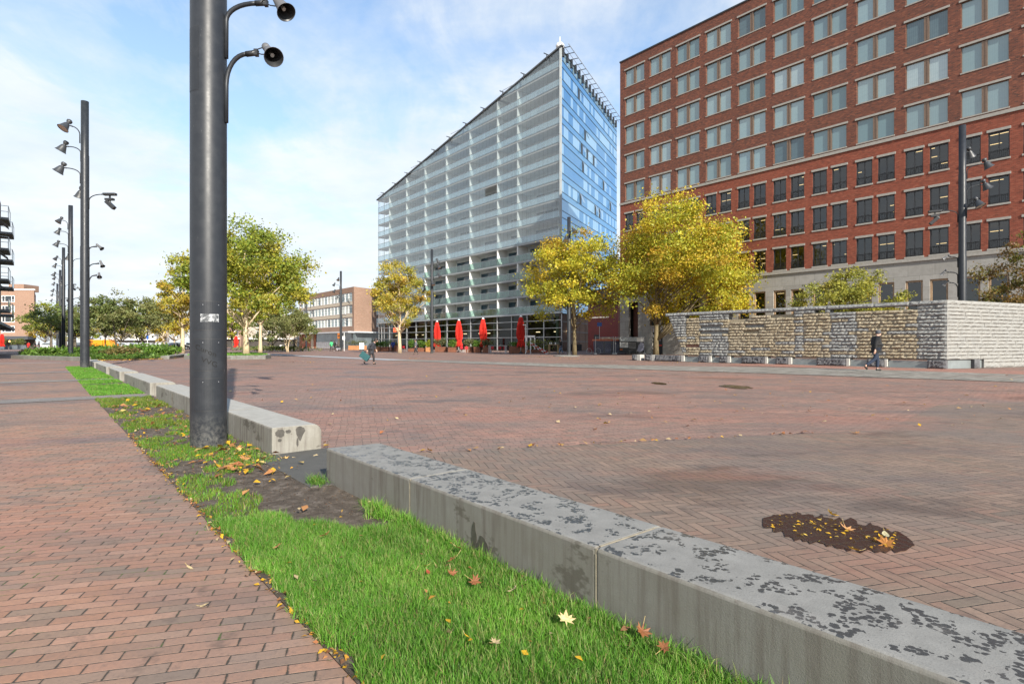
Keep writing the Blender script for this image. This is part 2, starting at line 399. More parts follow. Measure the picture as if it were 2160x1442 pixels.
# ------------------------------------------------------------------ camera, sky, sun
cam = bpy.data.cameras.new('camera'); co = bpy.data.objects.new('camera', cam); COL.objects.link(co)
co.location = (0, 0, EYE); co.rotation_euler = (PI / 2, 0, 0)
cam.sensor_width = 36; cam.lens = 36 * F / 2160; cam.shift_y = (HY - 721) / 2160; cam.clip_end = 3000; cam.clip_start = .05
SC.camera = co
SUN = Vector((.43, -.90, 0)).normalized(); EL = math.radians(29)
sd = Vector((SUN.x * math.cos(EL), SUN.y * math.cos(EL), math.sin(EL)))
sl = bpy.data.lights.new('sun', 'SUN'); sl.energy = 5.0; sl.angle = math.radians(.55); sl.color = (1, .93, .82)
so = bpy.data.objects.new('sun', sl); COL.objects.link(so); so.rotation_euler = sd.to_track_quat('Z', 'Y').to_euler()
W = bpy.data.worlds.new('World'); SC.world = W; W.use_nodes = True
def world():
    t = NT.__new__(NT); t.t = W.node_tree; t.n = t.t.nodes; t.n.clear()
    out = t.n.new('ShaderNodeOutputWorld'); bg = t.n.new('ShaderNodeBackground')
    sky = t.n.new('ShaderNodeTexSky'); sky.sky_type = 'NISHITA'; sky.sun_disc = False
    sky.sun_elevation = EL; sky.sun_rotation = math.atan2(SUN.x, SUN.y); sky.air_density = 1.0; sky.dust_density = .6; sky.ozone_density = 1.6
    d = t.coord('Generated'); o = t.xyz(d)
    z = t.m('MAXIMUM', o[2], 0.0)
    k = t.m('ADD', z, .16)
    p = t.comb(t.m('DIVIDE', o[0], k), t.m('DIVIDE', o[1], k), 0.0)
    a = t.noise(t.map(p, .5, (.75, 1.0, 1), (2.3, .4, 0)), 1.05, 9, .58, .35)
    b = t.noise(t.map(p, -.3, (1.6, .8, 1), (7.1, 3.2, 0)), 3.1, 8, .62, .5)
    n = t.m('ADD', t.m('MULTIPLY', a, .75), t.m('MULTIPLY', b, .25))
    # more cover low over the square and towards the west end of it
    low = t.step(z, .60, .06, 0, .15)
    west = t.step(o[0], .25, -.62, -.025, .085)
    n = t.m('ADD', n, t.m('ADD', low, west))
    cov = t.ramp(n, [(.49, 0.0), (.56, .35), (.63, .85), (.74, 1.0)])
    lit = t.noise(t.map(p, 0, (1, 1, 1), (3.3, 1.2, 0)), 2.2, 8, .6)
    cc = t.mix(t.step(lit, .3, .7), (4.3, 4.8, 5.3), (5.7, 5.75, 5.75))
    veil = t.m('MULTIPLY', t.step(z, .65, .02, .04, .62), 1.0)
    base = t.mix(1.0, sky.outputs[0], (1.16, 1.34, 1.42), 'MULTIPLY')
    c = t.mix(veil, base, (4.3, 5.0, 5.7))
    c = t.mix(t.m('MULTIPLY', cov, .93), c, cc)
    t.put(bg.inputs[0], c); bg.inputs[1].default_value = .10
    t.t.links.new(bg.outputs[0], out.inputs[0])
world()
SC.view_settings.view_transform = 'Standard'; SC.view_settings.look = 'None'; SC.view_settings.exposure = .9; SC.view_settings.gamma = 1
SC.view_settings.use_curve_mapping = False
SC.cycles.max_bounces = 8; SC.cycles.transparent_max_bounces = 24; SC.cycles.use_denoising = True

# ------------------------------------------------------------------ ground sheets (laid above one another)
def sheet(name, pts, z, mat, kind='structure'):
    o = MB().quad([(p[0], p[1], z) for p in pts]).build(name, mat); tag(o, kind=kind)
    up = o.data.polygons[0].normal.z
    if up < 0: o.data.flip_normals()
    return o
R = 900
sheet('ground', [(-R, -R), (R, -R), (R, R), (-R, R)], -.012, M_plaza)
def pq(p, q): return Vector((.965 * q - .262 * p, .262 * q + .965 * p, 0))
sheet('plaza_paving', [pq(-6, -6), pq(-6, 30), pq(8.6, 30), pq(8.6, 11), pq(6.35, 7.2), pq(6.35, -6)], -.004, M_herr)
sheet('footpath', [ba(-9, -5), ba(.85, -5), ba(.85, 47), ba(-9, 47)], .004, M_path)
for a0, a1 in ((15.2, 16.1), (23.0, 23.9), (30.2, 31.0)):
    sheet('paving_row', [ba(-9, a0), ba(1.95, a0), ba(1.95, a1), ba(-9, a1)], .012, M_greyrow)
sheet('paving_row', [ba(.85, 46), ba(-9, 46), ba(-9, 46.6), ba(.85, 46.6)], .012, M_band)
sheet('cobble_band', [ba(25.6, -10), ba(29.7, -10), ba(29.7, 12), ba(24.6, 22), ba(21.3, 38), ba(19.4, 38), ba(20.6, 22), ba(22.5, 12)], .004, M_cobble)
sheet('red_paving_band', [ba(29.7, -10), ba(33.6, -10), ba(33.6, 17), ba(29.7, 17)], .004, M_redband)
sheet('gutter_strip', [ba(19.4, 38), ba(21.3, 38), ba(19.8, 90), ba(18.0, 90)], .006, M_band)
sheet('road', [(-160, 118), (-20, 118), (-20, 130), (-160, 130)], .004, plain('road_asphalt', (.055, .056, .058), .9, var=.15))
lawn_spans = [(-1.5, 15.2), (16.1, 23.0), (23.9, 30.2), (31.0, 37.5)]
for i, (a0, a1) in enumerate(lawn_spans):
    sheet('lawn_soil', [ba(.85, a0), ba(1.9, a0), ba(1.9, a1), ba(.85, a1)], .008, M_soil)
# slab at the gap between the two nearest benches
sl = MB().prism([tuple(ba(1.70, 4.7).xy), tuple(ba(2.5, 4.6).xy), tuple(ba(2.5, 6.36).xy), tuple(ba(1.70, 6.30).xy)], -.01, .018).build('paving_slab', concrete('dark_slab', (.075, .073, .066)), bevel=.006)
tag(sl, 'dark damp concrete slab lying in the gap between the two nearest benches', 'slab')
# damp patch on the herringbone, edged along the bricks
random.seed(3)
c0, e1, e2 = gp(1770, 1122), Vector((.965, .262, 0)), Vector((-.262, .965, 0))
axis = (gp(1925, 1150) - gp(1610, 1092)); L = axis.length / 2; ax = axis.normalized(); bx = Vector((-ax.y, ax.x, 0)); c0 = (gp(1925, 1150) + gp(1610, 1092)) / 2
pts = []
for s in range(40):
    u = -1 + 2 * s / 39; w = .34 * (1 - abs(u) ** 2.6) ** .5 + .01
    pts.append((u * L, -w * random.choice((1, .75, .88, .95)) * random.uniform(.85, 1.1)))
for s in range(40):
    u = 1 - 2 * s / 39; w = .36 * (1 - abs(u) ** 2.2) ** .5 + .01
    pts.append((u * L + random.uniform(-.012, .012), w * random.choice((1, .86, .92, .8)) * random.uniform(.8, 1.1)))
pd = MB()
for s in range(39):
    q = [pts[s], pts[s + 1], pts[78 - s], pts[79 - s]]
    pd.quad([tuple(c0 + ax * x + bx * y)[:2] + (.0005,) for x, y in q])
pd = pd.build('puddle', M_wet); tag(pd, kind='structure')
for (px, py, w, h) in ((1550, 815, 60, 4), (1390, 808, 28, 2.5)):
    c = gp(px, py); rx = w / F * c.y * .5; ry = (gp(px, py - h) - gp(px, py + h)).length * .5
    o = MB().quad([(c.x + rx * math.cos(a) * random.uniform(.8, 1.1), c.y + ry * math.sin(a) * random.uniform(.75, 1.1), .001) for a in [2 * PI * k / 26 for k in range(26)]]).build('puddle', M_wet)
    tag(o, kind='structure')

# ------------------------------------------------------------------ concrete benches along the lawn
BW0, BW1, BH = 1.885, 2.425, .30
def bench(a0, a1, joints, label, mat, skew0=0.0, skew1=0.0):
    root = empty('concrete_bench', ba(BW0, a0), ROT_B, label, 'bench', 'concrete benches edging the lawn')
    cuts = [a0] + joints + [a1]
    for i in range(len(cuts) - 1):
        y0, y1 = cuts[i] - a0 + (.006 if i else 0), cuts[i + 1] - a0 - (.006 if i < len(cuts) - 2 else 0)
        m = MB(); w = BW1 - BW0; ch = .035
        ch = .018; prof = [(0, -.25), (w, -.25), (w, BH - .08), (w - .02, BH - .035), (w - .06, BH - .004), (w - .1, BH), (ch, BH), (ch * .45, BH - ch * .2), (ch * .1, BH - ch * .55), (0, BH - ch)]
        n = len(prof); nseg = max(2, int((y1 - y0) / .5))
        for k in range(nseg + 1):
            f = k / nseg
            for x, z in prof:
                sk = skew0 * x / w * (1 - f) if i == 0 else 0
                if i == len(cuts) - 2: sk += skew1 * x / w * f
                m.v.append((x, y0 + (y1 - y0) * f + sk, z))
        for k in range(nseg):
            for q in range(n):
                j = (q + 1) % n
                m.f.append((k * n + q, k * n + j, (k + 1) * n + j, (k + 1) * n + q)[::-1]); m.m.append(0)
        m.f.append(tuple(range(n))); m.m.append(0)
        m.f.append(tuple(nseg * n + q for q in reversed(range(n)))); m.m.append(0)
        o = m.build('bench_block', mat, root, bevel=.007)
        if i < len(cuts) - 2:
            s = MB(); y = cuts[i + 1] - a0; thin = abs(cuts[i + 1] - 3.37) < .01
            s.box(.002, w - .105, y - .0058, y + .0058, -.2, BH - .006)
            s.box(-.001, .004, y - .004, y + .004, -.2, BH - .03)
            if not thin: s.box(.03, w - .115, y - .004, y + .004, BH - .005, BH + .001)
            s.build('joint_seal', M_rubberseal, root)
    return root
bench(-1.2, 4.82, [.02, 1.71, 3.37], 'nearest long grey concrete bench with leaf-shaped damp patches on top', M_conc_wet, 0, -.07)
B1 = [o for o in bpy.data.objects if o.name == 'concrete_bench'][0]
M_damp = plain('damp_concrete_stain', (.062, .056, .048), .5, var=.3, scale=22)
def stain(parent, pts, M):
    o = MB().prism(pts, 0, .0022, 0, M).build('damp_stain', M_damp, parent); return o
def blob(cx, cz, rx, rz, n=22, drip=0.0, seed=0):
    r = random.Random(seed); out = []
    for k in range(n):
        t = 2 * PI * k / n; f = r.uniform(.85, 1.12)
        out.append((cx + rx * f * math.cos(t), cz + rz * f * math.sin(t) - (drip * max(0, -math.sin(t)) ** 6)))
    return out
MS = Matrix(((0, 0, -1, 0), (-1, 0, 0, 0), (0, 1, 0, 0), (0, 0, 0, 1)))      # local (u, v) -> the side facing the lawn
stain(B1, blob(-3.75, .055, .055, .075, seed=1), MS); stain(B1, blob(-3.83, .10, .024, .09, seed=2), MS)
B2 = bench(6.34, 14.5, [8.4, 10.4, 12.5], 'concrete bench directly behind the big foreground pole, damp stains on its pale end', M_conc)
ME = Matrix(((1, 0, 0, 0), (0, 0, -1, 0), (0, 1, 0, 0), (0, 0, 0, 1)))
for q in (blob(.085, .235, .05, .045, seed=3), blob(.30, .25, .055, .04, 24, .08, seed=4), blob(.17, .245, .03, .02, seed=5), blob(.08, .16, .02, .018, seed=6), blob(.27, .12, .012, .05, seed=7)): stain(B2, q, ME)
bench(15.45, 20.9, [17.3, 19.1], 'pale concrete bench in the middle of the row, beyond the one behind the near pole', M_conc)
bench(22.3, 26.0, [24.1], 'short concrete bench standing between two small lawn patches', M_conc)
bench(27.4, 33.2, [29.3, 31.3], 'concrete bench close to the second lamp pole', M_conc)
bench(34.4, 40.5, [36.4, 38.4], 'farthest concrete bench of the row, running up to the planted bed', M_conc)

# ------------------------------------------------------------------ lawn
def in_soil(b, a):                                # worn patch of bare earth beside the bench end
    u = (a - 4.62) / 1.2; v = (b - 1.78) / .56
    d = u * u + v * v
    w = np.sin(a * 5.1 + b * 7.3) * .16 + np.sin(a * 11.0 - b * 9.0) * .10
    return d + w < 1
def patchy(b, a):
    return np.sin(a * 2.3 + b * 3.1) + np.sin(a * 4.7 - b * 6.3 + 1.0) + .8 * np.sin(a * 9.1 + b * 13.0) + .6 * np.sin(b * 23 - a * 17)
def blades(name, b, a, h, w, base_cols, spread=.6):
    n = len(b)
    x = .7723 * b - .6352 * a; y = .6352 * b + .7723 * a
    th = RNG.uniform(0, 2 * PI, n); lean = RNG.gamma(2.2, spread * .42, n).clip(0, 1.35)
    ph = RNG.uniform(0, 2 * PI, n)
    dx, dy = np.cos(th), np.sin(th); wx, wy = np.cos(ph), np.sin(ph)
    hh = h * RNG.uniform(.55, 1.25, n); ww = w * RNG.uniform(.7, 1.3, n)
    hh = hh * (1 + .28 * np.sin(a * 9 + b * 14) * np.sin(b * 17 - a * 6)) ; dead = RNG.random(n) < .05
    def pt(f, side):
        l = np.sin(lean * f) * hh * f; z = np.cos(lean * f * .9) * hh * f
        s = side * ww * (1 - f * f) * .5
        return np.stack([x + dx * l + wx * s, y + dy * l + wy * s, z + .006], 1)
    q1 = np.stack([pt(0, -1), pt(0, 1), pt(.55, 1), pt(.55, -1)], 1)
    q2 = np.stack([pt(.55, -1), pt(.55, 1), pt(1, .15), pt(1, -.15)], 1)
    v = np.concatenate([q1, q2], 1).reshape(-1, 3)
    ci = RNG.integers(0, len(base_cols), n); c = np.array(base_cols)[ci] * RNG.uniform(.7, 1.25, (n, 1))
    pv = (np.sin(a * 3.1 + b * 5) + np.sin(a * 7.7 - b * 4.1) + np.sin(b * 11 + a * 2))[:, None] * .5
    c = c * (1 + .12 * pv) + np.clip(pv, 0, 1) * np.array([.022, .02, .004])
    c[dead] = np.array([.34, .27, .12])
    c2 = np.repeat(c, 2, axis=0)
    return np_mesh(name, v, 4, c2, M_grass)
G1 = [(.10, .27, .03), (.14, .33, .036), (.08, .22, .024), (.18, .37, .055), (.27, .34, .11)]
G2 = [(.12, .22, .02), (.16, .24, .03), (.20, .22, .06), (.09, .17, .02)]
def lawn(name, n, a0, a1, h, w, cols, keep, b0=.86, b1=1.87, spread=.6):
    a = RNG.uniform(a0, a1, n); b = RNG.uniform(b0, b1, n) - .03 * (RNG.random(n) < .3)
    k = keep(b, a); o = link(name, blades(name, b[k], a[k], h, w, cols, spread)); tag(o, kind='stuff'); return o
edge = lambda b, a: .86 + .025 * np.sin(a * 7.0) + .02 * np.sin(a * 19.0)
lawn('grass', 125000, .2, 4.1, .058, .0034, G1, lambda b, a: (~in_soil(b, a)) & (b > edge(b, a)) )
lawn('grass', 26000, 4.1, 9.5, .045, .006, G2 + G1[:2], lambda b, a: (~in_soil(b, a)) & (b > edge(b, a)) & (patchy(b, a) + (b - 1.3) * .4 > -.55 + .5 * (a > 8)) & ((b < 1.75) | (RNG.random(len(a)) < .6)))
lawn('grass', 16000, 9.5, 15.2, .05, .010, G2, lambda b, a: patchy(b, a * .7) > -.7 + 1.2 * ((a > 10) & (a < 12.6)))
lawn('grass', 20000, 16.1, 23.0, .05, .014, G1[:4], lambda b, a: (np.abs(a - 20.6) > .35 + .2 * (b - 1)) & (b > .8))
lawn('grass', 12000, 23.9, 30.2, .05, .018, G1[:4], lambda b, a: b > 0)
lawn('grass', 12000, 31.0, 37.3, .05, .02, G1[:4], lambda b, a: b > 0)
for (px, py, n, h) in ((668, 1022, 420, .10), (800, 1090, 380, .11), (850, 1108, 300, .09), (470, 1108, 260, .07)):   # tufts against the bench
    c = gp(px, py); b = c.x * .7723 + c.y * .6352; a = -c.x * .6352 + c.y * .7723
    o = link('grass_tuft', blades('grass_tuft', RNG.normal(b, .035, n), RNG.normal(a, .06, n), h, .0045, G1, 1.1)); tag(o, kind='stuff')
a = RNG.uniform(.2, 4.0, 2600); o = link('grass', blades('grass', RNG.normal(1.84, .02, 2600), a, .085, .0045, G1, .9)); tag(o, kind='stuff')

n = 1300; a = RNG.normal(4.9, .75, n); b = RNG.uniform(.95, 1.88, n); k = in_soil(b, a) | (a > 5.2)
a, b = a[k], b[k]; cen_ = np.stack([.7723 * b - .6352 * a, .6352 * b + .7723 * a, np.full(len(a), .014)], 1)
o = link('soil_crumbs', np_mesh('soil_crumbs', leaf_quads(cen_, .012, .8, .5), 4, np.array([(.05, .035, .025), (.10, .07, .05), (.16, .12, .09), (.03, .024, .02), (.2, .12, .06)])[RNG.integers(0, 5, len(a))], M_litter)); tag(o, kind='stuff')
# fallen leaves
MAPLE = [(0, -.5), (.06, -.12), (.40, -.30), (.30, -.08), (.52, .06), (.30, .12), (.34, .30), (.14, .22), (0, .55), (-.14, .22), (-.34, .30), (-.30, .12), (-.52, .06), (-.30, -.08), (-.40, -.30), (-.06, -.12)]
OVAL = [(.0, -.5), (.16, -.3), (.24, 0), (.16, .3), (0, .5), (-.16, .3), (-.24, 0), (-.16, -.3)]
def leaf_obj(px, py, size, col, shape, label, group='large leaves fallen on the ground', z=None, tilt=.6, stem=True):
    p = gp(px, py); onlawn = .82 < p.x * .7723 + p.y * .6352 < 1.88; size *= .64 if onlawn else .78
    z = z if z is not None else (.072 if onlawn and p.y < 4.6 else .045 if onlawn else .012)
    m = MB(); rot = random.uniform(0, 6.28)
    M = Matrix.Rotation(rot, 4, 'Z') @ Matrix.Rotation(random.uniform(-tilt, tilt), 4, 'X') @ Matrix.Rotation(random.uniform(-tilt, tilt), 4, 'Y')
    curl = random.uniform(.35, 1.1)
    def P(x, y): return M @ Vector((x * size, y * size, size * curl * (x * x + y * y * .6) - .02 * size))
    n = len(shape); ctr = len(m.v); m.v.append(tuple(P(0, 0)))
    for k in range(n):
        m.v.append(tuple(P(*shape[k])))
    for k in range(n): m.f.append((0, 1 + k, 1 + (k + 1) % n)); m.m.append(0)
    o = m.build('fallen_leaf', M_litter, None, loc=(p.x, p.y, z))
    ca = o.data.color_attributes.new('tint', 'FLOAT_COLOR', 'POINT')
    for k, d in enumerate(ca.data):
        f = random.uniform(.75, 1.2); d.color = (col[0] * f, col[1] * f, col[2] * f, 1)
    tag(o, label, 'leaf', group)
    if stem:
        MB().tube([P(0, -.3), P(.02, -.52), P(.06, -.74)], .001, 5).build('stalk', plain('leaf_stalk', (.4, .3, .12)) if 'leaf_stalk' not in bpy.data.materials else bpy.data.materials['leaf_stalk'], o)
    return o
OR, BR, YE, RD, CR = (.42, .19, .07), (.26, .10, .04), (.62, .36, .02), (.32, .06, .03), (.52, .40, .22)
LEAVES = [
 (686, 1153, .115, OR, MAPLE, 'pale orange maple leaf on the lawn, alone near the worn earth patch'),
 (586, 1178, .10, OR, MAPLE, 'curled orange leaf on the lawn beside the brick path edge'),
 (954, 1208, .13, OR, MAPLE, 'large orange maple leaf in the grass, biggest of the cluster by the bench'),
 (968, 1182, .09, BR, MAPLE, 'brown curled leaf at the upper end of the cluster by the bench'),
 (896, 1222, .06, (.6, .25, .02), OVAL, 'bright orange small leaf in the grass left of the leaf cluster'),
 (903, 1236, .06, RD, OVAL, 'dark red small leaf touching the bright orange one in the grass'),
 (872, 1234, .07, (.55, .45, .15), OVAL, 'pale yellow oval leaf on the grass beside the dark red leaf'),
 (1000, 1256, .11, BR, MAPLE, 'rust brown folded leaf in the middle of the grass, below the cluster'),
 (953, 1238, .09, BR, MAPLE, 'reddish brown leaf standing upright in the grass under the orange maple leaf'),
 (1082, 1276, .085, CR, MAPLE, 'beige dried leaf in the grass near the bench foot'),
 (1194, 1342, .12, (.62, .5, .24), MAPLE, 'cream yellow pointed maple leaf, brightest in the grass at lower right'),
 (985, 1380, .05, YE, OVAL, 'small bright yellow leaf in the grass at the bottom of the picture'),
 (1045, 1393, .08, CR, MAPLE, 'tan ragged leaf in the grass at the bottom of the picture'),
 (1355, 1368, .11, BR, MAPLE, 'big brown leaf against the bench foot at the bottom of the picture'),
 (1400, 1405, .09, BR, MAPLE, 'crumpled dark brown leaf at the bench foot, lowest of all'),
 (400, 1201, .06, CR, OVAL, 'pale oval leaf on the brick path, nearer the lawn tip'),
 (432, 1281, .065, CR, OVAL, 'pale oval leaf on the brick path, lower of the two'),
 (806, 913, .12, (.45, .16, .05), MAPLE, 'orange leaf on the plaza just behind the nearest bench'),
 (1255, 907, .10, BR, MAPLE, 'brown leaf on the open plaza bricks in mid distance'),
 (1755, 1088, .11, YE, MAPLE, 'bright yellow maple leaf at the upper edge of the puddle'),
 (1785, 1117, .13, (.45, .24, .1), MAPLE, 'pinkish tan leaf with pale stalk lying in the middle of the puddle'),
 (1868, 1131, .11, (.50, .46, .28), OVAL, 'grey green oval leaf with long stalk in the puddle'),
 (1868, 1150, .135, (.40, .17, .04), MAPLE, 'large curled orange leaf at the right end of the puddle'),
 (1803, 1163, .10, YE, OVAL, 'long yellow leaf at the lower rim of the puddle'),
 (1805, 914, .16, (.50, .24, .09), MAPLE, 'orange curled leaf lying on the paving boundary line of the plaza'),
 (866, 872, .10, CR, OVAL, 'pale leaf far out on the reddish plaza bricks'),
 (597, 970, .15, (.62, .40, .16), MAPLE, 'yellow orange maple leaf at the foot of the pale bench end'),
 (515, 975, .14, OR, MAPLE, 'orange maple leaf on the lawn between pole and bench end'),
 (505, 952, .13, (.5, .22, .08), MAPLE, 'tan orange leaf on the grass right of the pole foot'),
 (495, 998, .13, OR, MAPLE, 'flat orange leaf at the edge of the worn earth'),
]
random.seed(11)
for l in LEAVES: leaf_obj(*l[:5], l[5])
def scatter(name, cen, size, cols):
    q = leaf_quads(np.array(cen), size, flat=1.6, shape=.55); q[:, 2] = np.maximum(q[:, 2], .006)
    c = np.array(cols)[RNG.integers(0, len(cols), len(cen))] * RNG.uniform(.7, 1.2, (len(cen), 1))
    o = link(name, np_mesh(name, q, 4, c, M_litter)); tag(o, kind='stuff'); return o
L_COL = [OR, YE, YE, BR, (.55, .28, .04), CR]
cen = []
for _ in range(620):                             # along the edge between path and lawn
    a = random.uniform(.6, 9); p = ba(.86 + random.gauss(0, .025), a); cen.append((p.x, p.y, .016))
for _ in range(900):                              # leaf-strewn ground around the pole
    a = random.uniform(5.4, 14.5); b = random.uniform(.9, 1.85); p = ba(b, a); cen.append((p.x, p.y, .03))
big = []
for _ in range(150):
    a = random.gauss(6.3, .55); p = ba(random.gauss(1.55, .16), a); cen.append((p.x, p.y, .03))
for _ in range(95):
    a = random.gauss(6.4, .7); p = ba(random.gauss(1.5, .2), a); big.append((p.x, p.y, .04))
for _ in range(70):
    a = random.uniform(7.5, 14.5); p = ba(random.uniform(.95, 1.8), a); big.append((p.x, p.y, .04))
scatter('leaf_litter', big, .085, [OR, (.5, .24, .09), YE, BR, (.58, .42, .14)])
for _ in range(60):
    a = random.uniform(.6, 4.2); p = ba(random.uniform(.95, 1.85), a); cen.append((p.x, p.y, .055))
for a0 in (16.4, 24.0, 31.1):
    for _ in range(90): p = ba(random.uniform(.9, 1.85), a0 + abs(random.gauss(0, .35))); cen.append((p.x, p.y, .03))
scatter('leaf_litter', cen, .030, L_COL + [(.2, .1, .05)])
cen = []
for _ in range(120):
    p = c0 + ax * random.uniform(-.85, .8) * L + bx * random.gauss(0, .13); cen.append((p.x, p.y, .008))
scatter('leaf_litter', cen, .024, [YE, YE, (.6, .42, .08)])
cen = []
for _ in range(260):                              # thinly over the square
    py = random.uniform(745, 900); p = gp(random.uniform(430, 2160), py)
    cen.append((p.x, p.y, .012))
for (px, py, sx, n) in ((880, 756, 40, 120), (1130, 752, 40, 110), (1220, 757, 60, 60), (220, 764, 90, 90), (640, 764, 60, 60), (1420, 764, 60, 50)):
    for _ in range(n):
        p = gp(random.gauss(px, sx * .5), py + random.gauss(0, 1.0)); cen.append((p.x, p.y, .012))
for _ in range(60):
    p = ba(2.55 + abs(random.gauss(0, .05)), random.uniform(-.5, 14)); cen.append((p.x, p.y, .01))
for _ in range(70):
    p = pq(6.35 + random.gauss(0, .03), random.uniform(-2, 6)); cen.append((p.x, p.y, .01))
scatter('leaf_litter', cen, .075, [OR, YE, CR, BR, (.5, .3, .12)])

# ------------------------------------------------------------------ lamp and loudspeaker poles
PH, PR = 13.2, .193
def flood(parent, loc, d):                        # bell-shaped floodlight pointing along d
    M = rotm(loc, d) @ Matrix.Scale(.86, 4)
    m = MB().lathe([(.0, -.34), (.10, -.33), (.125, -.27), (.125, -.16), (.085, -.13), (.085, -.08), (.13, -.04), (.17, .06), (.24, .26), (.285, .33), (.30, .345), (.285, .35), (.27, .335)], 18, 0, M, cap=False)
    o = m.build('floodlight', M_flood, parent, True)
    MB().lathe([(0, .318), (.15, .322), (.272, .325)], 18, 0, M, cap=False).build('lamp_lens', M_lens, o)
    MB().box(-.03, .03, -.14, .14, -.30, -.20, 0, M).build('lamp_yoke', M_black, o)
    return o
def horn(parent, loc, d):
    M = rotm(loc, d)
    m = MB().lathe([(0, -.27), (.040, -.27), (.046, -.263), (.046, -.165), (.036, -.162), (.036, -.145), (.048, -.14), (.055, -.09), (.062, -.03), (.073, .04), (.092, .095), (.108, .118), (.110, .123), (.106, .122)], 24, 0, M, cap=False)
    o = m.build('horn_speaker', M_horn, parent, True)
    MB().lathe([(.106, .122), (.085, .085), (.062, .02), (.045, -.04), (.0, -.05)], 24, 0, M, cap=False).build('horn_mouth', M_black, o, True)
    MB().lathe([(.0, .065), (.022, .062), (.022, .04), (.016, .0)], 12, 0, M).build('horn_core', plain('pale_core', (.4, .39, .37)) if 'pale_core' not in bpy.data.materials else bpy.data.materials['pale_core'], o)
    return o
def arm(parent, z, reach, rise, side, az=0.0, r=.024, drop=.42):
    ca, sa = math.cos(az), math.sin(az)
    def P(x, zz): return (side * x * ca, side * x * sa, zz)
    pts = [P(PR + .012, z - drop), P(PR + .014, z)]
    for k in range(1, 9):
        t = k / 8; pts.append(P(PR + .015 + reach * (1 - math.cos(t * PI / 2)) * .55 + reach * .45 * t * t, z + rise * math.sin(t * PI / 2)))
    o = MB().tube(pts, r, 8).build('bracket_arm', M_pole, parent, True)
    e = Vector(pts[-1]); d = (e - Vector(pts[-2])).normalized()
    s = MB().tube([e - d * .02, e + d * .10], r * 1.25, 10); s.build('arm_sleeve', M_black, o, True)
    return e + d * .10, d
def make_pole(label):
    root = empty('lamp_pole', (0, 0, 0), 0, label, 'lamp pole', 'dark poles with lamps and loudspeakers')
    m = MB().lathe([(PR, -.05), (PR, 6.0), (PR * .93, 6.05), (PR * .93, 10.5), (PR * .86, 10.55), (PR * .86, PH), (0, PH)], 40, 0, cap=False)
    m.build('pole_shaft', M_pole, root, True)
    for z, sgn, rr, az in ((11.75, -1, .30, .9), (10.9, -1, .62, 0), (9.8, -1, .62, .15), (8.75, -1, .30, -.7)):
        e, d = arm(root, z - .25, rr, .32, sgn, az)
        flood(root, e + Vector((d.x * .12, d.y * .12, .02)), Vector((d.x * .55, d.y * .55 - .12, -1)))
    e, d = arm(root, 8.3, .62, .3, 1, 0)                              # camera unit on its outrigger
    u = MB().box(e.x, e.x + .62, -.10, .10, e.z - .06, e.z + .06).build('camera_housing', M_black, root, bevel=.02)
    MB().box(e.x + .1, e.x + .5, -.09, .09, e.z - .30, e.z - .20).box(e.x + .28, e.x + .34, -.03, .03, e.z - .22, e.z - .05).build('camera_mount', M_black, u)
    MB().box(-.27, .27, -.1, .1, -.09, .09, 0, Matrix.Translation((e.x + .34, 0, e.z - .52)) @ Matrix.Rotation(.75, 4, 'Y')).tube([(e.x + .3, 0, e.z - .28), (e.x + .34, 0, e.z - .5)], .05, 8).build('camera_body', M_black, u, bevel=.02)
    for z, reach, rise, d in ((4.22, .25, .36, (.5, -.60, -.62)), (4.97, .36, .20, (.55, -.32, -.77)), (5.85, .25, .16, (.7, -.1, -.55))):
        e, dd = arm(root, z, reach, rise, 1, 0, .026, .44)
        dv = Vector(d).normalized()
        c = e + dd * .10 + Vector((.055, 0, .0)) + dv * .075
        h = horn(root, c, dv)
        side = dv.cross(Vector((0, 0, 1))).normalized() * .05
        MB().tube([e, e + side * 1.1, c + side * 1.1 - dv * .17], .007, 5).tube([e, e - side * 1.1, c - side * 1.1 - dv * .02], .007, 5).box(-.02, .02, -.03, .03, -.035, .035, 0, Matrix.Translation(e)).build('horn_fork', M_black, h)
    def patch(name, z0, z1, a0, a1, mat, off, par, n=14):
        m = MB()
        for k in range(n):
            t0, t1 = a0 + (a1 - a0) * k / n, a0 + (a1 - a0) * (k + 1) / n
            r = PR + off
            m.quad([(r * math.sin(t0), -r * math.cos(t0), z0), (r * math.sin(t1), -r * math.cos(t1), z0), (r * math.sin(t1), -r * math.cos(t1), z1), (r * math.sin(t0), -r * math.cos(t0), z1)])
        return m.build(name, mat, par, True)
    R0 = .49                                                          # panels face the path side (towards the square's near end)
    for z0, z1 in ((1.36, 1.68), (.90, 1.25), (.44, .80)):
        patch('panel_seam', z0 - .009, z1 + .009, R0 - .88, R0 + .98, M_black, .0008, root)
        p = patch('access_panel', z0, z1, R0 - .83, R0 + .93, M_pole, .0022, root)
        s = MB()
        for a in (R0 - .3, R0 + .55):
            M = rotm(((PR + .002) * math.sin(a), -(PR + .002) * math.cos(a), z1 - .035), (math.sin(a), -math.cos(a), 0))
            s.lathe([(0, .003), (.004, .003), (.0055, 0)], 8, 0, M)
        s.build('panel_bolt', M_steel, p)
    patch('panel_seam', 4.074, 4.806, -.95, -.075, M_black, .0008, root)
    patch('access_panel', 4.08, 4.80, -.94, -.085, M_pole, .0022, root)
    return root
P1 = make_pole('huge dark grey pole in the foreground lawn with two horn loudspeakers above')
P1.location = at(440, 6.64)
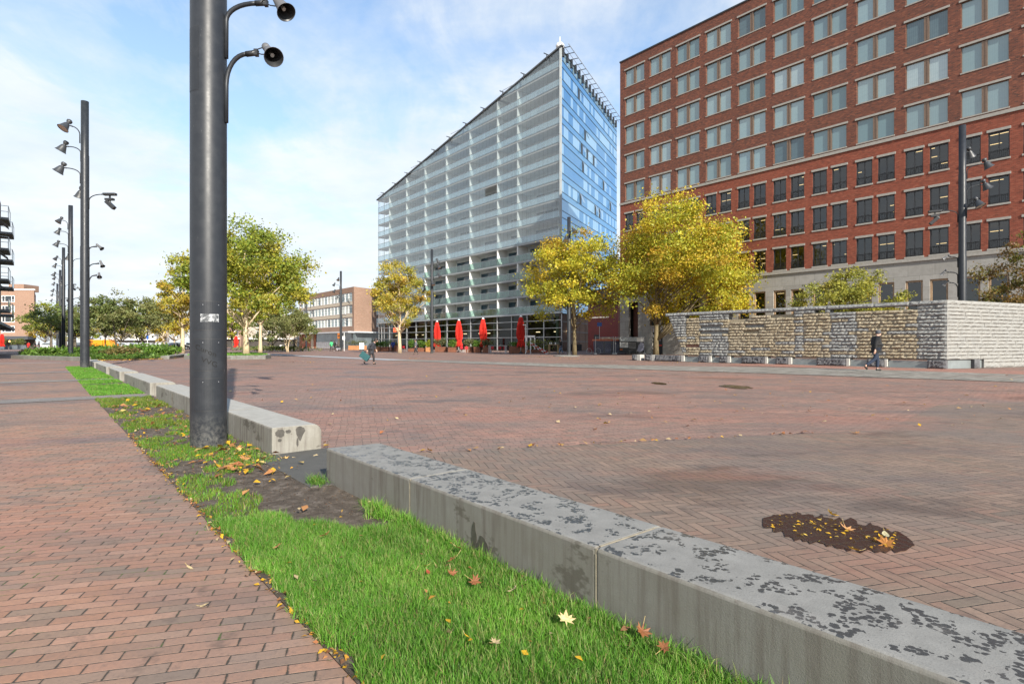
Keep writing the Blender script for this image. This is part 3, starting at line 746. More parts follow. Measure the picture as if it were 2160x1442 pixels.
# torn sticker and scribbles, only on the nearest pole
def wrap(o_mesh, z, a, off):
    for v in o_mesh.vertices:
        r = PR + off; t = a + v.co.x / PR
        v.co = (r * math.sin(t), -r * math.cos(t), z + v.co.y)
rootA = math.atan2(P1.location.x, P1.location.y)          # angle facing the camera
def sticker():
    t = NT('torn_sticker'); v = t.coord(); n = t.noise(t.map(v, 0, (9, 9, 14)), 1.6, 6, .7)
    return t.done(t.mixs(t.step(n, .47, .53), t.pbsdf((.05, .055, .06), .5), t.pbsdf((.33, .34, .35), .7)))
m = MB()
nx, nz = 16, 4
for i in range(nx):
    for k in range(nz):
        x0, x1 = -.095 + .19 * i / nx, -.095 + .19 * (i + 1) / nx; z0, z1 = -.045 + .09 * k / nz, -.045 + .09 * (k + 1) / nz
        m.quad([(x0, z0, 0), (x1, z0, 0), (x1, z1, 0), (x0, z1, 0)])
me = m.mesh('sticker', sticker(), True); wrap(me, 1.495, -rootA + .06, .0035); link('sticker', me, P1)
def text_mesh(name, s, size, mat, extrude=.0, shear=0.0, align='CENTER'):
    cu = bpy.data.curves.new(name, 'FONT'); cu.body = s; cu.size = size; cu.extrude = extrude; cu.shear = shear; cu.align_x = align; cu.align_y = 'CENTER'
    tmp = bpy.data.objects.new(name, cu); COL.objects.link(tmp)
    dg = bpy.context.evaluated_depsgraph_get(); me = bpy.data.meshes.new_from_object(tmp.evaluated_get(dg)); bpy.data.objects.remove(tmp)
    me.materials.clear(); me.materials.append(mat); return me
for s, z, size, dx in (('Curon', 1.115, .085, -.02), ('VVG', 1.00, .085, .02)):
    me = text_mesh('graffiti', s, size, plain('graffiti_ink', (.004, .004, .004), .8), 0, .15)
    for v in me.vertices: v.co.x += dx; v.co.y -= v.co.x * .45
    wrap(me, z, -rootA - .08, .0042); link('graffiti', me, P1)
def pole_at(px, Y, label, rz=0.0, s=1.0):
    c = copy_tree(P1)
    for ch in list(c.children):
        if ch.name.split('.')[0] in ('sticker', 'graffiti'): bpy.data.objects.remove(ch)
    c.location = at(px, Y); c.rotation_euler = (0, 0, rz); c.scale = (s, s, s); tag(c, label); return c
pole_at(179, 28.2, 'tall dark lamp pole at the far end of the lawn strip, second from the camera')
pole_at(149, 49.4, 'dark lamp pole standing in the front of the planted bed, third in the row')
pole_at(134, 71.0, 'dark lamp pole in the planted bed, fourth in the row behind the third')
pole_at(127, 92.5, 'dark lamp pole fifth in the row, half hidden by the nearer poles')
pole_at(121, 113.5, 'farthest dark lamp pole of the left row, leftmost and shortest in view')
pole_at(2030, 31.3, 'dark lamp pole rising behind the rough stone wall at right', 2.7)
pole_at(911, 72.4, 'dark lamp pole between the yellowish tree and the first red umbrella', 2.6)
pole_at(1200, 57.5, 'nearly black lamp pole beside the trunk of the golden tree left of the brick office', 1.2, 1.06)
pole_at(719, 94.0, 'slim lamp pole in front of the three-storey brick shop building', .4)
pole_at(646, 128, 'very distant pole tip above the trees left of the brick shop building', .2)
# ------------------------------------------------------------------ helpers for facades (local x along the wall, y inward, z up)
def wall_holes(m, x0, x1, z0, z1, holes, y=0.0, depth=.25, mat=0, rmat=None, top=None):
    xs = sorted({x0, x1, *[h[0] for h in holes], *[h[1] for h in holes]})
    zs = sorted({z0, z1, *[h[2] for h in holes], *[h[3] for h in holes]})
    for k in range(len(zs) - 1):
        run = None
        for i in range(len(xs) - 1):
            cx, cz = (xs[i] + xs[i + 1]) / 2, (zs[k] + zs[k + 1]) / 2
            hole = any(h[0] < cx < h[1] and h[2] < cz < h[3] for h in holes)
            if hole:
                if run is not None: m.quad([(run, y, zs[k]), (xs[i], y, zs[k]), (xs[i], y, zs[k + 1]), (run, y, zs[k + 1])], mat)
                run = None
            elif run is None: run = xs[i]
        if run is not None: m.quad([(run, y, zs[k]), (x1, y, zs[k]), (x1, y, zs[k + 1]), (run, y, zs[k + 1])], mat)
    r = mat if rmat is None else rmat
    for a, b, c, d in holes:
        m.quad([(a, y, c), (a, y, d), (a, y + depth, d), (a, y + depth, c)], r)
        m.quad([(b, y, d), (b, y, c), (b, y + depth, c), (b, y + depth, d)], r)
        m.quad([(a, y, d), (b, y, d), (b, y + depth, d), (a, y + depth, d)], r)
        m.quad([(b, y, c), (a, y, c), (a, y + depth, c), (b, y + depth, c)], r)

# ------------------------------------------------------------------ red brick office
M_brick_dark = brickwall_mat('dark_red_brick', [(.075, .038, .03), (.19, .066, .040), (.12, .048, .035), (.25, .09, .052)], (.13, .09, .075))
M_brick_red = brickwall_mat('bright_red_brick', [(.14, .042, .027), (.25, .064, .037), (.185, .05, .031), (.29, .088, .052)], (.20, .11, .08), var=.15)
def stone_clad():
    t = NT('limestone_cladding'); v = t.coord(); o = t.xyz(v)
    e, idv = brick_cells(t, t.m('ADD', o[0], o[1]), o[2], 1.83, .96)
    n = t.noise(v, 2.2, 6, .7); f = t.noise(v, 30, 4, .7)
    c = t.mix(t.white(idv)[0], (.27, .262, .24), (.33, .32, .295))
    c = t.mix(t.step(n, .45, .7, 0, .5), c, (.20, .19, .172)); c = t.mix(t.step(f, .55, .75, 0, .25), c, (.2, .19, .17))
    st = t.noise(t.map(v, 0, (3, 3, .25)), 1.2, 5, .7)
    c = t.mix(t.step(st, .56, .70, 0, .35), c, (.165, .155, .14))
    c = t.mix(t.step(e, .004, .012, .85, 0), c, (.10, .095, .085))
    return t.done(t.pbsdf(c, .8, t.bump(n, .01, .3), spec=.3))
M_lime = stone_clad()
M_sill = plain('grey_stone_sill', (.30, .285, .255), .8, var=.15, scale=6)
M_bronze = plain('bronze_window_frame', (.20, .135, .095), .35, .5, .15, 6)
M_blackframe = plain('black_window_frame', (.022, .022, .024), .4, var=.1)
M_oak = plain('oak_window_frame', (.30, .20, .12), .6, var=.2, scale=5)
def blind_pane():
    t = NT('blind_behind_glass'); v = t.coord(); o = t.xyz(v); geo = t.n.new('ShaderNodeObjectInfo')
    wn = t.white(t.comb(geo.outputs['Random'], 1.0, 2.0))
    cl = t.m('FRACT', t.m('MULTIPLY', o[0], 7.0))
    c = t.ramp(geo.outputs['Random'], [(0, (.05, .085, .10)), (.07, (.11, .185, .20)), (.3, (.14, .215, .225)), (.55, (.165, .25, .255)), (.8, (.195, .275, .275)), (.93, (.24, .31, .31))], 'CONSTANT')
    c = t.mix(t.step(t.noise(t.map(v, 0, (.6, .6, 2.2)), 1.5, 3), .4, .7, 0, .25), c, (.10, .16, .18))
    c = t.mix(t.m('LESS_THAN', cl, .06), c, (.11, .165, .175))
    p = t.pbsdf(c, .35, spec=.2)
    g = t.shader('ShaderNodeBsdfGlossy', Color=(.9, .97, 1), Roughness=.03)
    return t.done(t.mixs(t.m('ADD', t.fresnel(1.6), t.step(geo.outputs['Random'], 0, 1, .03, .16), clamp=True), p, g))
M_blind = blind_pane()
M_winglass = glass_mat('clear_office_glass', (.42, .46, .46), .08)
M_interior = plain('dim_office_interior', (.10, .09, .08), .9, var=.3, scale=.5)
M_striplamp = emit_mat('ceiling_strip_lamp', (1, .66, .30), 1.7)
RB = (13.3, 70.0, 0)
rb = empty('office_building', RB, ROT_F, 'large red brick office block with a pale stone base, filling the right of the view', 'building')
T0, T1, DEP = 0.0, 47.0, 16.0
ZB, ZBAND, ZTOP = 8.05, 18.3, 35.7
cx = [2.22 + 3.655 * k for k in range(12)]
up_holes, lo_holes, st_holes = [], [], []
for c in cx:
    for k in range(5):
        z = 18.62 + 3.45 * k; up_holes.append((c - 1.42, c + 1.42, z, z + 2.02))
    for z in (8.32, 11.62, 14.95):
        for s in (-1, 1): lo_holes.append((c + s * .835 - .62, c + s * .835 + .62, z, z + 2.05))
    if c > 4.5:
        for s in (-1, 1): st_holes.append((c + s * .835 - .60, c + s * .835 + .60, 3.3, 6.35))
m = MB()
wall_holes(m, T0, T1, ZBAND, ZTOP, up_holes, 0, .22, 0)
wall_holes(m, T0, T1, ZB, ZBAND - .001, lo_holes, 0, .28, 1)
pass_holes = [(1.35, 2.75, 0, 6.2), (4.75, 6.25, 0, 3.1)]
wall_holes(m, T0, T1, 0, ZB - .001, st_holes + pass_holes, -.02, .34, 2)
m.quad([(T0, 0, ZB), (T0, 0, ZTOP), (T0, DEP, ZTOP), (T0, DEP, ZB)][::-1], 0)
m.quad([(T0, -.02, 0), (T0, -.02, ZB), (T0, DEP, ZB), (T0, DEP, 0)][::-1], 2)
m.quad([(T1, 0, 0), (T1, DEP, 0), (T1, DEP, ZTOP), (T1, 0, ZTOP)], 0)
m.quad([(T0, DEP, 0), (T0, DEP, ZTOP), (T1, DEP, ZTOP), (T1, DEP, 0)], 0)
m.quad([(T0, 0, ZTOP), (T1, 0, ZTOP), (T1, DEP, ZTOP), (T0, DEP, ZTOP)], 3)
m.build('wall', [M_brick_dark, M_brick_red, M_lime, M_black], rb)
MB().box(T0 - .06, T1, -.07, .35, ZTOP + .002, ZTOP + .16).build('roof_coping', M_black, rb)
MB().box(T0 - .03, T1, -.09, -.002, ZBAND - .13, ZBAND + .12).build('stone_band', M_sill, rb)
MB().box(T0 - .03, T1, -.15, -.022, ZB - .16, ZB + .10).build('stone_ledge', M_sill, rb)
MB().quad([(1.35, .9, 0), (2.75, .9, 0), (2.75, .9, 6.2), (1.35, .9, 6.2)]).build('recess_wall', plain('brown_brick_recess', (.14, .06, .045), .8), rb)
# floors and rooms behind the lower windows
m = MB(); zf = [.1, 7.4, 10.75, 14.1, 17.6]
for z in zf: m.box(T0 + .4, T1 - .4, .5, 8, z - .25, z)
m.quad([(T0 + .4, 7.5, 0), (T1 - .4, 7.5, 0), (T1 - .4, 7.5, 17.4), (T0 + .4, 7.5, 17.4)])
for x in [.4] + [c + 1.83 for c in cx][1::2]: m.box(x, x + .12, .5, 7.4, .1, 17.3)
m.build('room_interior', M_interior, rb)
random.seed(5)
for z in (7.05, 10.4, 13.75, 17.25):
    m = MB()
    for c in cx:
        for q in range(3):
            if random.random() < .5 and not (z < 8 and random.random() < .75):
                x = c + random.uniform(-1.2, 1.2); y = 1.4 + 1.7 * q; w = random.uniform(.6, 1.3)
                m.box(x - w / 2, x + w / 2, y, y + .06, z - .10 - .25 * q, z - .06 - .25 * q)
    m.build('strip_lamp', M_striplamp, rb)
# a window of each kind, then copies
def mk_window(kind):
    m = MB()
    if kind == 'office_window':
        w = 1.42; h = 2.02
        m.box(-w, -w + .05, .10, .2, 0, h).box(w - .05, w, .10, .2, 0, h).box(-w + .05, w - .05, .1, .2, h - .05, h).box(-w + .05, w - .05, .1, .2, 0, .05)
        o = m.build(kind, M_bronze, rb)
        MB().box(-.17, -.05, .05, .22, .05, h - .05).box(.05, .17, .05, .22, .05, h - .05).box(-.05, .05, .085, .22, .05, h - .05).build('mullion', M_bronze, o)
        MB().quad([(-w + .05, .16, .05), (-.17, .16, .05), (-.17, .16, h - .05), (-w + .05, .16, h - .05)]).quad([(.17, .16, .05), (w - .05, .16, .05), (w - .05, .16, h - .05), (.17, .16, h - .05)]).build('pane', M_blind, o)
        MB().box(-w - .12, w + .12, -.05, .012, h + .002, h + .17).build('lintel', M_sill, o)
        MB().box(-w - .05, w + .05, -.04, .02, -.10, -.002).build('sill', M_sill, o)
    else:
        st = kind == 'stone_window'
        w = .60 if st else .62; h = 3.05 if st else 2.05; fr = M_oak if st else M_blackframe; y = .16
        t = .13 if st else .07
        m.box(-w, -w + t, y - .1, y + .1, 0, h).box(w - t, w, y - .1, y + .1, 0, h).box(-w + t, w - t, y - .1, y + .1, h - t, h).box(-w + t, w - t, y - .1, y + .1, 0, .06)
        if not st: m.box(-.03, .03, y - .04, y + .06, .06, h - t)
        o = m.build(kind, fr, rb)
        MB().quad([(-w + t, y, .06), (w - t, y, .06), (w - t, y, h - t), (-w + t, y, h - t)]).build('pane', M_winglass, o)
        r = MB(); rz = .62 if not st else .7
        r.box(-w, w, .0, .03, rz, rz + .035).box(-w, w, .0, .03, .08, .105)
        for k in range(11): x = -w + .06 + (2 * w - .12) * k / 10; r.box(x - .009, x + .009, .006, .024, .105, rz)
        r.build('railing', M_black, o)
        if not st:
            MB().box(-w - .08, w + .08, -.05, .012, h + .002, h + .19).build('lintel', M_sill, o)
            MB().box(-w - .06, w + .06, -.05, .02, -.14, -.002).build('sill', M_sill, o)
    return o
for kind, hs in (('office_window', up_holes), ('balcony_window', lo_holes), ('stone_window', st_holes)):
    p = mk_window(kind)
    for i, h in enumerate(hs):
        o = p if i == 0 else copy_tree(p, rb)
        o.location = ((h[0] + h[1]) / 2, 0, h[2])
# shop poster in the left stone bay
o = MB().box(4.75, 6.25, .20, .25, .05, 3.1).build('shop_window', M_black, rb)
MB().box(4.78, 6.22, .15, .20, 2.55, 3.08).build('shop_window_blind', plain('white_poster', (.62, .64, .70), .6, var=.1), o)
ps = MB().box(4.78, 5.9, .16, .20, 1.95, 2.3, 0).box(4.78, 5.9, .16, .20, 1.5, 1.85, 1).box(5.6, 6.0, .16, .20, .95, 1.1, 2)
ps.build('poster_panel', [M_white, plain('grey_poster', (.16, .16, .16)), plain('red_poster', (.5, .05, .03))], o)

# passage block between office and glass tower
eb = empty('entrance_wing', at(1270, 84), ROT_F, 'dark red clad entrance wing recessed between the glass tower and the brick office', 'building')
M_redclad = plain('dark_red_cladding', (.16, .012, .012), .35, var=.15, scale=1.5)
MB().box(-4.2, 4.1, 1.5, 9, 0, 7.4).build('red_wall', M_redclad, eb)
MB().box(-4.6, 4.1, 0, 9, 7.402, 9.3).build('soffit_beam', plain('dark_soffit', (.05, .05, .055), .5), eb)
MB().box(3.2, 4.1, -.2, 1.49, 0, 7.4).build('brick_pier', plain('brown_pier', (.17, .075, .06), .8), eb)
MB().box(-2.9, -1.9, 1.42, 1.498, 0, 2.6).build('door', M_black, eb)
MB().box(-3.4, .4, .9, 1.0, 5.1, 5.28).build('light_strip', emit_mat('lit_strip', (1, .9, .8), .3), eb)

# ------------------------------------------------------------------ glass apartment tower
GB = (7.8, 90.0, 0)
gb = empty('apartment_tower', GB, ROT_F, 'tall wedge-shaped glass apartment tower with sloping roofline and glazed balconies', 'building')
LX, H0, H1, Z0, FH = -63.8, 48.4, 36.6, 6.4, 2.98
def zr(x): return H0 + (H1 - H0) * (x / LX)
def clip(x0, x1, z0, z1, off=0.0):                # rectangle cut by the sloping roofline
    a, b = zr(x0) - off, zr(x1) - off
    if b <= z0: return None
    if a >= z1: return [(x0, z0), (x1, z0), (x1, z1), (x0, z1)]
    xi = lambda z: LX * (z + off - H0) / (H1 - H0)
    pts = []
    if a > z0: pts += [(x0, z0)]
    else: pts += [(xi(z0), z0)]
    pts += [(x1, z0)]
    if b >= z1: pts += [(x1, z1), (xi(z1), z1)]
    else: pts += [(x1, b)]
    if a > z0: pts += [(x0, a)]
    return pts
def slab_xz(m, pts, y0, y1, mat=0):
    n = len(pts); i = len(m.v)
    m.v += [(x, y0, z) for x, z in pts] + [(x, y1, z) for x, z in pts]
    m.f.append(tuple(i + k for k in range(n))); m.m.append(mat)
    m.f.append(tuple(i + n + k for k in reversed(range(n)))); m.m.append(mat)
    for k in range(n):
        j = (k + 1) % n; m.f.append((i + j, i + k, i + n + k, i + n + j)); m.m.append(mat)
M_cream = plain('pale_cream_render', (.70, .70, .66), .8, var=.06, scale=.8)
M_slab = plain('pale_grey_slab', (.31, .335, .34), .7, var=.1)
M_soffit = plain('grey_soffit', (.55, .565, .565), .8, var=.1)
M_screen = glass_mat('sliding_balcony_glass', (.94, .97, .975), .07, .03, (.62, .68, .70), stripes=1.04)
M_balu = glass_mat('balustrade_glass', (.80, .88, .90), .10, .30, (.50, .64, .70), stripes=1.04, rough=.05)
M_balu_low = glass_mat('clear_balustrade_glass', (.50, .64, .60), .10, .04, (.4, .5, .45), stripes=1.04, rough=.05)
def roomglass():
    t = NT('apartment_door_glass'); oi = t.n.new('ShaderNodeObjectInfo'); v = t.coord(); o = t.xyz(v)
    w = t.white(t.comb(t.m('FLOOR', t.m('DIVIDE', o[0], 2.1)), oi.outputs['Random'], 1.0))
    c = t.ramp(w[0], [(0, (.10, .12, .12)), (.3, (.20, .22, .22)), (.55, (.32, .35, .34)), (1, (.46, .48, .45))], 'CONSTANT')
    f = t.m('FRACT', t.m('DIVIDE', o[0], 2.1)); c = t.mix(t.m('LESS_THAN', f, .05), c, (.55, .55, .52))
    return t.done(t.pbsdf(c, .12, spec=.6))
M_room = roomglass()
M_room_low = plain('dark_apartment_glass', (.025, .06, .085), .08, var=.7, scale=.9, spec=.7)
BAYS = [LX, -58.1, -49.9, -41.8, -33.4, -25.1, -16.45, -10.8, 0.0]
DB = 2.3
m = MB(); pts = [(LX + 3, Z0), (-1.15, Z0), (-1.15, H0 - 1.0), (LX + 3, zr(LX + 3) - .6)]; m.quad([(x, DB, z) for x, z in pts]); m.build('back_wall', plain('grey_loggia_render', (.56, .59, .59), .8), gb)
nf = 15
for k in range(nf):
    z = Z0 + FH * k
    x0 = LX if z < H1 - .3 else LX * (z + .4 - H0) / (H1 - H0)
    if x0 > -1: continue
    m = MB(); m.prism([(x0, .03), (-.05, .03), (-.05 - .476 * DB, DB - .003), (x0, DB - .003)], z - .24, z, 1); m.box(x0, 0, -.03, .03, z - .30, z + .04, 0)
    m.build('floor_slab', [M_slab, M_soffit], gb)
    for i in range(8):
        a, b = BAYS[i], BAYS[i + 1]
        z1 = min(z + FH - .30, 99)
        low = k < 4 and i >= 3
        p = clip(a + .02, b - .02, z + .05, z + 1.12, .25)
        if p:
            mm = MB(); slab_xz(mm, p, -.09, -.06); mm.build('balustrade', M_balu_low if low else M_balu, gb)
        p = clip(a + .02, b - .02, z + 1.15, z1, .25)
        if p and not low:
            if k == 7 and i == 5: p = [(a + .02, p[0][1]), (b - 3.6, p[0][1]), (b - 3.6, z1), (a + .02, z1)]
            mm = MB(); slab_xz(mm, p, -.05, -.03); mm.build('sliding_screen', M_screen, gb)
        if zr(a) > z + 2.4:
            w = (b - a)
            mm = MB(); mm.box(a + .16 + w * (.06 if low else .2), b - .16 - w * (.06 if low else .16) - (1.2 if i == 7 else 0), DB - .06, DB - .004, z + .08, z + 2.3)
            mm.build('balcony_door', M_room_low if low or (k == 4 and i > 4) else M_room, gb)
    m = MB(); m.box(x0, 0, -.12, -.04, z + 1.12, z + 1.16); m.build('handrail', M_slab if k > 4 else M_steel, gb)
for x in BAYS[1:8]:
    m = MB(); slab_xz(m, [(x - .11, Z0), (x + .11, Z0), (x + .11, zr(x + .11) - .4), (x - .11, zr(x - .11) - .4)], -.02, DB - .004); m.build('partition_wall', M_cream, gb)
for x in (LX + .1, LX + 2.9):
    m = MB(); slab_xz(m, [(x - .06, 0), (x + .06, 0), (x + .06, zr(x) - .3), (x - .06, zr(x) - .3)], 0.04, .16); m.build('corner_post', M_steel, gb)
m = MB(); slab_xz(m, [(LX - .6, H1 - .28), (0.3, H0 - .24), (0.3, H0), (LX - .6, H1 - .04)], -.25, .25); m.build('roof_edge', plain('dark_zinc_edge', (.12, .125, .13), .45, .4), gb)
# mass of the building behind, roof following the slope
BX, BY = -14.6, 30.7
m = MB()
zb = lambda x, y: zr(x)
Lp, Rp = (LX + 3, 14.0), (BX, BY)
for a, b in (((LX + 3, DB + .01), (LX + 3, 14)), (Lp, (-34, BY)), ((-34, BY), Rp)):
    m.quad([(a[0], a[1], 0), (b[0], b[1], 0), (b[0], b[1], zr(b[0]) if b[1] < 20 else 47), (a[0], a[1], zr(a[0]) if a[1] < 20 else 47)][::-1])
m.quad([(LX + 3, DB, zr(LX + 3) - .3), (LX, 0, H1 - .3), (0, 0, H0 - .3), (BX, BY, 47), (-34, BY, 47), (LX + 3, 14, zr(LX + 3))])
m.build('rear_wall', M_slab, gb)
random.seed(21)
for k in range(11):
    x = -3 - k * 5.75; z = zr(x)
    MB().box(x - .06, x + .06, -1.0, .25, z + .12, z + .22).box(x - .05, x + .05, -.42, -.32, z - .9, z + .12).build('roof_bracket', M_black, gb)
# blue end face: own frame, local x along it
ang = math.atan2(BY, BX)
bf = link('glass_facade', bpy.data.meshes.new('tmp'), gb, (0, 0, 0), ang)
FL = math.hypot(BX, BY); FH1 = 47.6
def blueglass():
    t = NT('blue_mirror_glazing'); v = t.coord(); o = t.xyz(v)
    i = t.m('FLOOR', t.m('DIVIDE', o[0], 1.13)); j = t.m('FLOOR', t.m('DIVIDE', t.m('SUBTRACT', o[2], Z0), FH))
    fz = t.m('FRACT', t.m('DIVIDE', t.m('SUBTRACT', o[2], Z0), FH)); fx = t.m('FRACT', t.m('DIVIDE', o[0], 1.13))
    w = t.white(t.comb(i, t.m('FLOOR', t.m('DIVIDE', j, 1.7)), 3.0))[0]
    blind = t.m('MULTIPLY', t.m('GREATER_THAN', w, .52), t.m('GREATER_THAN', fz, .36))
    c = t.mix(w, (.03, .10, .20), (.06, .16, .28))
    c = t.mix(blind, c, (.24, .36, .44))
    c = t.mix(t.m('LESS_THAN', fz, .36), c, (.055, .15, .26))
    c = t.mix(t.m('LESS_THAN', fx, .04), c, (.04, .10, .17))
    p = t.pbsdf(c, .1, spec=.5)
    g = t.shader('ShaderNodeBsdfGlossy', Color=(.36, .64, .95), Roughness=.015)
    return t.done(t.mixs(t.m('ADD', t.m('MULTIPLY', t.fresnel(1.8), .9), .22, clamp=True), p, g))
m = MB(); m.box(.05, FL, .02, .3, Z0 - .3, FH1); me = m.mesh('glass_facade', blueglass()); bf.data = me
m = MB()
for k in range(14):
    z = Z0 + FH * k; m.box(.05, FL, -.03, .019, z - .05, z + .03); m.box(.05, FL, -.03, .019, z + 1.03, z + 1.10)
m.build('glazing_bar', plain('dark_blue_bar', (.03, .055, .085), .4), bf)
MB().box(-.05, .13, -.06, .30, Z0, H0).build('corner_profile', M_slab, bf)
for s, k in ((8.3, 12), (11.8, 10.6), (16.9, 9.8), (13, 9.4), (9.9, 9.2), (10.6, 8.6), (23.5, 8.9), (28.5, 7.7), (20.8, 6.7), (18.0, 6.2), (9.2, 6.0), (24.8, 4.6), (21.7, 3.9), (31, 4.6)):
    z = Z0 + FH * int(k) + 1.12
    o = MB().box(s, s + 1.0, .0, .018, z, z + 1.8).build('open_window', M_black, bf)
    MB().box(0, 1.0, -.03, 0, -1.75, 0, 0, Matrix.Translation((s, -.02, z + 1.78)) @ Matrix.Rotation(-.38, 4, 'X')).build('window_sash', M_screen, o)
pe = MB()
for k in range(10): pe.box(.3 + 3.3 * k, 3.5 + 3.3 * k, .35, .4, 0, Z0 - .31)
pe.build('podium_end_panel', plain('brown_podium_panel', (.15, .085, .055), .75, spec=.15, var=.35, scale=.4), bf)
m = MB()
for z in (1.6, 3.2, 4.8): m.box(.2, FL, .28, .345, z - .06, z + .06)
m.build('podium_end_rail', M_black, bf)
for k in range(17):
    x = .4 + k * 2.02
    o = MB().box(x - .05, x + .05, -1.3, .1, H0 - .35, H0 - .27).box(x - .25, x + .25, -.32, -.05, H0 - 1.7, H0 - .36).build('roof_bracket', M_black, bf)
MB().tube([(-.3, -1.3, H0 - .2), (FL, -1.3, H0 - .2)], .06, 6).tube([(-.3, -.5, H0 - .3), (FL, -.5, H0 - .3)], .04, 6).build('roof_rail', M_steel, bf)
MB().tube([(.2, .3, H0), (.2, .3, H0 + 1.5)], .05, 6).lathe([(0, 1.0), (.5, .95), (.7, .6), (.6, .2), (0, 0)], 14, 0, Matrix.Translation((.8, .5, H0 - .2))).build('roof_antenna', M_white, bf, True)
# glazed podium
M_pod = glass_mat('podium_glass', (.34, .38, .36), .03)
M_podint = plain('dark_restaurant_interior', (.045, .04, .036), .9, var=.4, scale=.4)
M_green = plain('pale_green_column', (.40, .50, .40), .6, var=.05)
pdm = MB().quad([(LX, .2, .0), (-.1, .2, 0), (-.1, .2, Z0 - .3), (LX, .2, Z0 - .3)]).build('podium_glazing', M_pod, gb)
m = MB()
for k in range(16): x = -4.15 * k; m.box(x - .07, x + .07, .02, .19, 0, Z0 - .3)
for z in (2.3, 3.75, 5.0): m.box(LX, 0, .04, .17, z - .05, z + .05)
m.box(LX - .1, .1, -.25, .19, Z0 - .34, Z0 - .18); m.build('podium_frame', M_steel, pdm)
m = MB().quad([(LX, 7, 0), (-3.6, 7, 0), (-3.6, 7, Z0), (LX, 7, Z0)]).box(LX, -3.6, .22, 7, Z0 - .29, Z0 - .25).box(LX, -3.6, .4, 7, .0, .06)
for k in range(9): x = -3 - 7.3 * k; m.box(x, x + 2.2, 4.5, 5.5, .06, 1.1)
m.build('podium_interior', M_podint, gb)
for k in range(8): MB().lathe([(.28, .06), (.28, Z0 - .3)], 14, 0, Matrix.Translation((-2.1 - 8.3 * k, 1.2, 0))).build('column', M_green, gb, True)
m = MB()
for k in range(14):
    x = random.uniform(LX + 3, -2); m.box(x, x + random.uniform(.3, 1.2), 3.0, 3.2, 3.2, 3.3)
m.build('pendant_lamp', emit_mat('warm_pendant', (1, .75, .45), 3.0), gb)
m = MB(); m.box(-10.6, -6.4, .06, .19, 2.35, 2.6)
for k in range(5): x = -10.6 + 1.02 * k; m.box(x, x + .2, .05, .185, .0, 2.35)
m.build('entrance_door', M_white, gb)
sg = link('shop_sign', text_mesh('shop_sign', 'LUPPA', 1.25, emit_mat('red_neon', (1, .12, .05), 2.2), .06), gb); sg.location = (-54.0, -.1, 4.4); sg.rotation_euler = (PI / 2, 0, 0)

# ------------------------------------------------------------------ three-storey shop building
SB = (-38.9, 140.0, 0)
sb = empty('shop_building', SB, ROT_F, 'low brick and cream building with ribbon windows above a row of shops', 'building')
M_ob = brickwall_mat('orange_brown_brick', [(.22, .135, .095), (.30, .18, .125), (.255, .15, .105), (.33, .215, .16)], (.3, .24, .19), .24, .075)
M_creamp = plain('cream_spandrel', (.50, .43, .33), .8, var=.08)
M_pale_pane = None
def palepane():
    t = NT('curtained_window_pane'); oi = t.n.new('ShaderNodeObjectInfo')
    c = t.ramp(oi.outputs['Random'], [(0, (.10, .13, .13)), (.3, (.30, .36, .35)), (.55, (.42, .46, .42)), (.8, (.55, .55, .48))], 'CONSTANT')
    return t.done(t.pbsdf(c, .15, spec=.7))
M_pale_pane = palepane()
WL = -38.6
rows = ((5.6, 7.75), (8.75, 10.85), (11.75, 13.95))
holes = [(WL + .6, -1.0, a, b) for a, b in rows]
m = MB(); wall_holes(m, WL, 0, 4.3, 15.3, holes, 0, .2, 0)
m.quad([(0, 0, 4.3), (0, 0, 15.3), (-10.3, 22.3, 15.3), (-10.3, 22.3, 4.3)][::-1]).quad([(WL, 0, 15.3), (0, 0, 15.3), (-10.3, 22.3, 15.3), (WL - 10, 22.3, 15.3)])
m.quad([(WL, 0, 0), (WL, 0, 15.3), (WL - 10, 22.3, 15.3), (WL - 10, 22.3, 0)])
m.build('wall', M_ob, sb)
m = MB()
for (a, b), (c, d) in zip(rows[:-1], rows[1:]): m.box(WL + .6, -1.0, -.03, -.003, b + .12, c - .12)
m.build('cream_spandrel', M_creamp, sb)
nb = 16; pw = (-1.0 - WL - .6) / nb
wp = MB(); wp.box(.05, .13, .06, .2, 0, 2.12).box(pw - .13, pw - .05, .06, .2, 0, 2.12).box(.13, pw - .13, .06, .2, 0, .09).box(.13, pw - .13, .06, .2, 2.02, 2.12).box(.13, pw - .13, .07, .19, 1.5, 1.57)
wme = wp.mesh('window', M_white); pme = MB().quad([(.13, .15, .09), (pw - .13, .15, .09), (pw - .13, .15, 2.02), (.13, .15, 2.02)]).mesh('pane', M_pale_pane)
for a, b in rows:
    for k in range(nb):
        o = link('window', wme, sb, (WL + .6 + pw * k, 0, a)); link('pane', pme, o)
s_ang = math.atan2(22.3, -10.3)
sw = empty('side_windows', (0, 0, 0)); bpy.data.objects.remove(sw)
for a, b in rows:
    for s in (8.5, 14.5):
        o = MB().box(s, s + 3.4, -.05, .02, a, b).build('side_window', M_white, sb, rz=s_ang)
        MB().quad([(s + .15, -.06, a + .15), (s + 3.25, -.06, a + .15), (s + 3.25, -.06, b - .15), (s + .15, -.06, b - .15)]).build('pane', M_pale_pane, o)
MB().box(WL - .2, .2, -1.6, .3, 3.95, 4.28).build('canopy', plain('pale_canopy', (.5, .52, .54), .6), sb)
MB().box(0, 24, -1.6, .3, 3.95, 4.28).build('canopy', bpy.data.materials['pale_canopy'], sb, rz=s_ang)
M_shopglass = plain('shop_window_glass', (.10, .12, .13), .1, var=.5, scale=.35, spec=.7)
MB().box(WL, .0, .1, .4, 0, 3.95).build('shopfront', M_shopglass, sb)
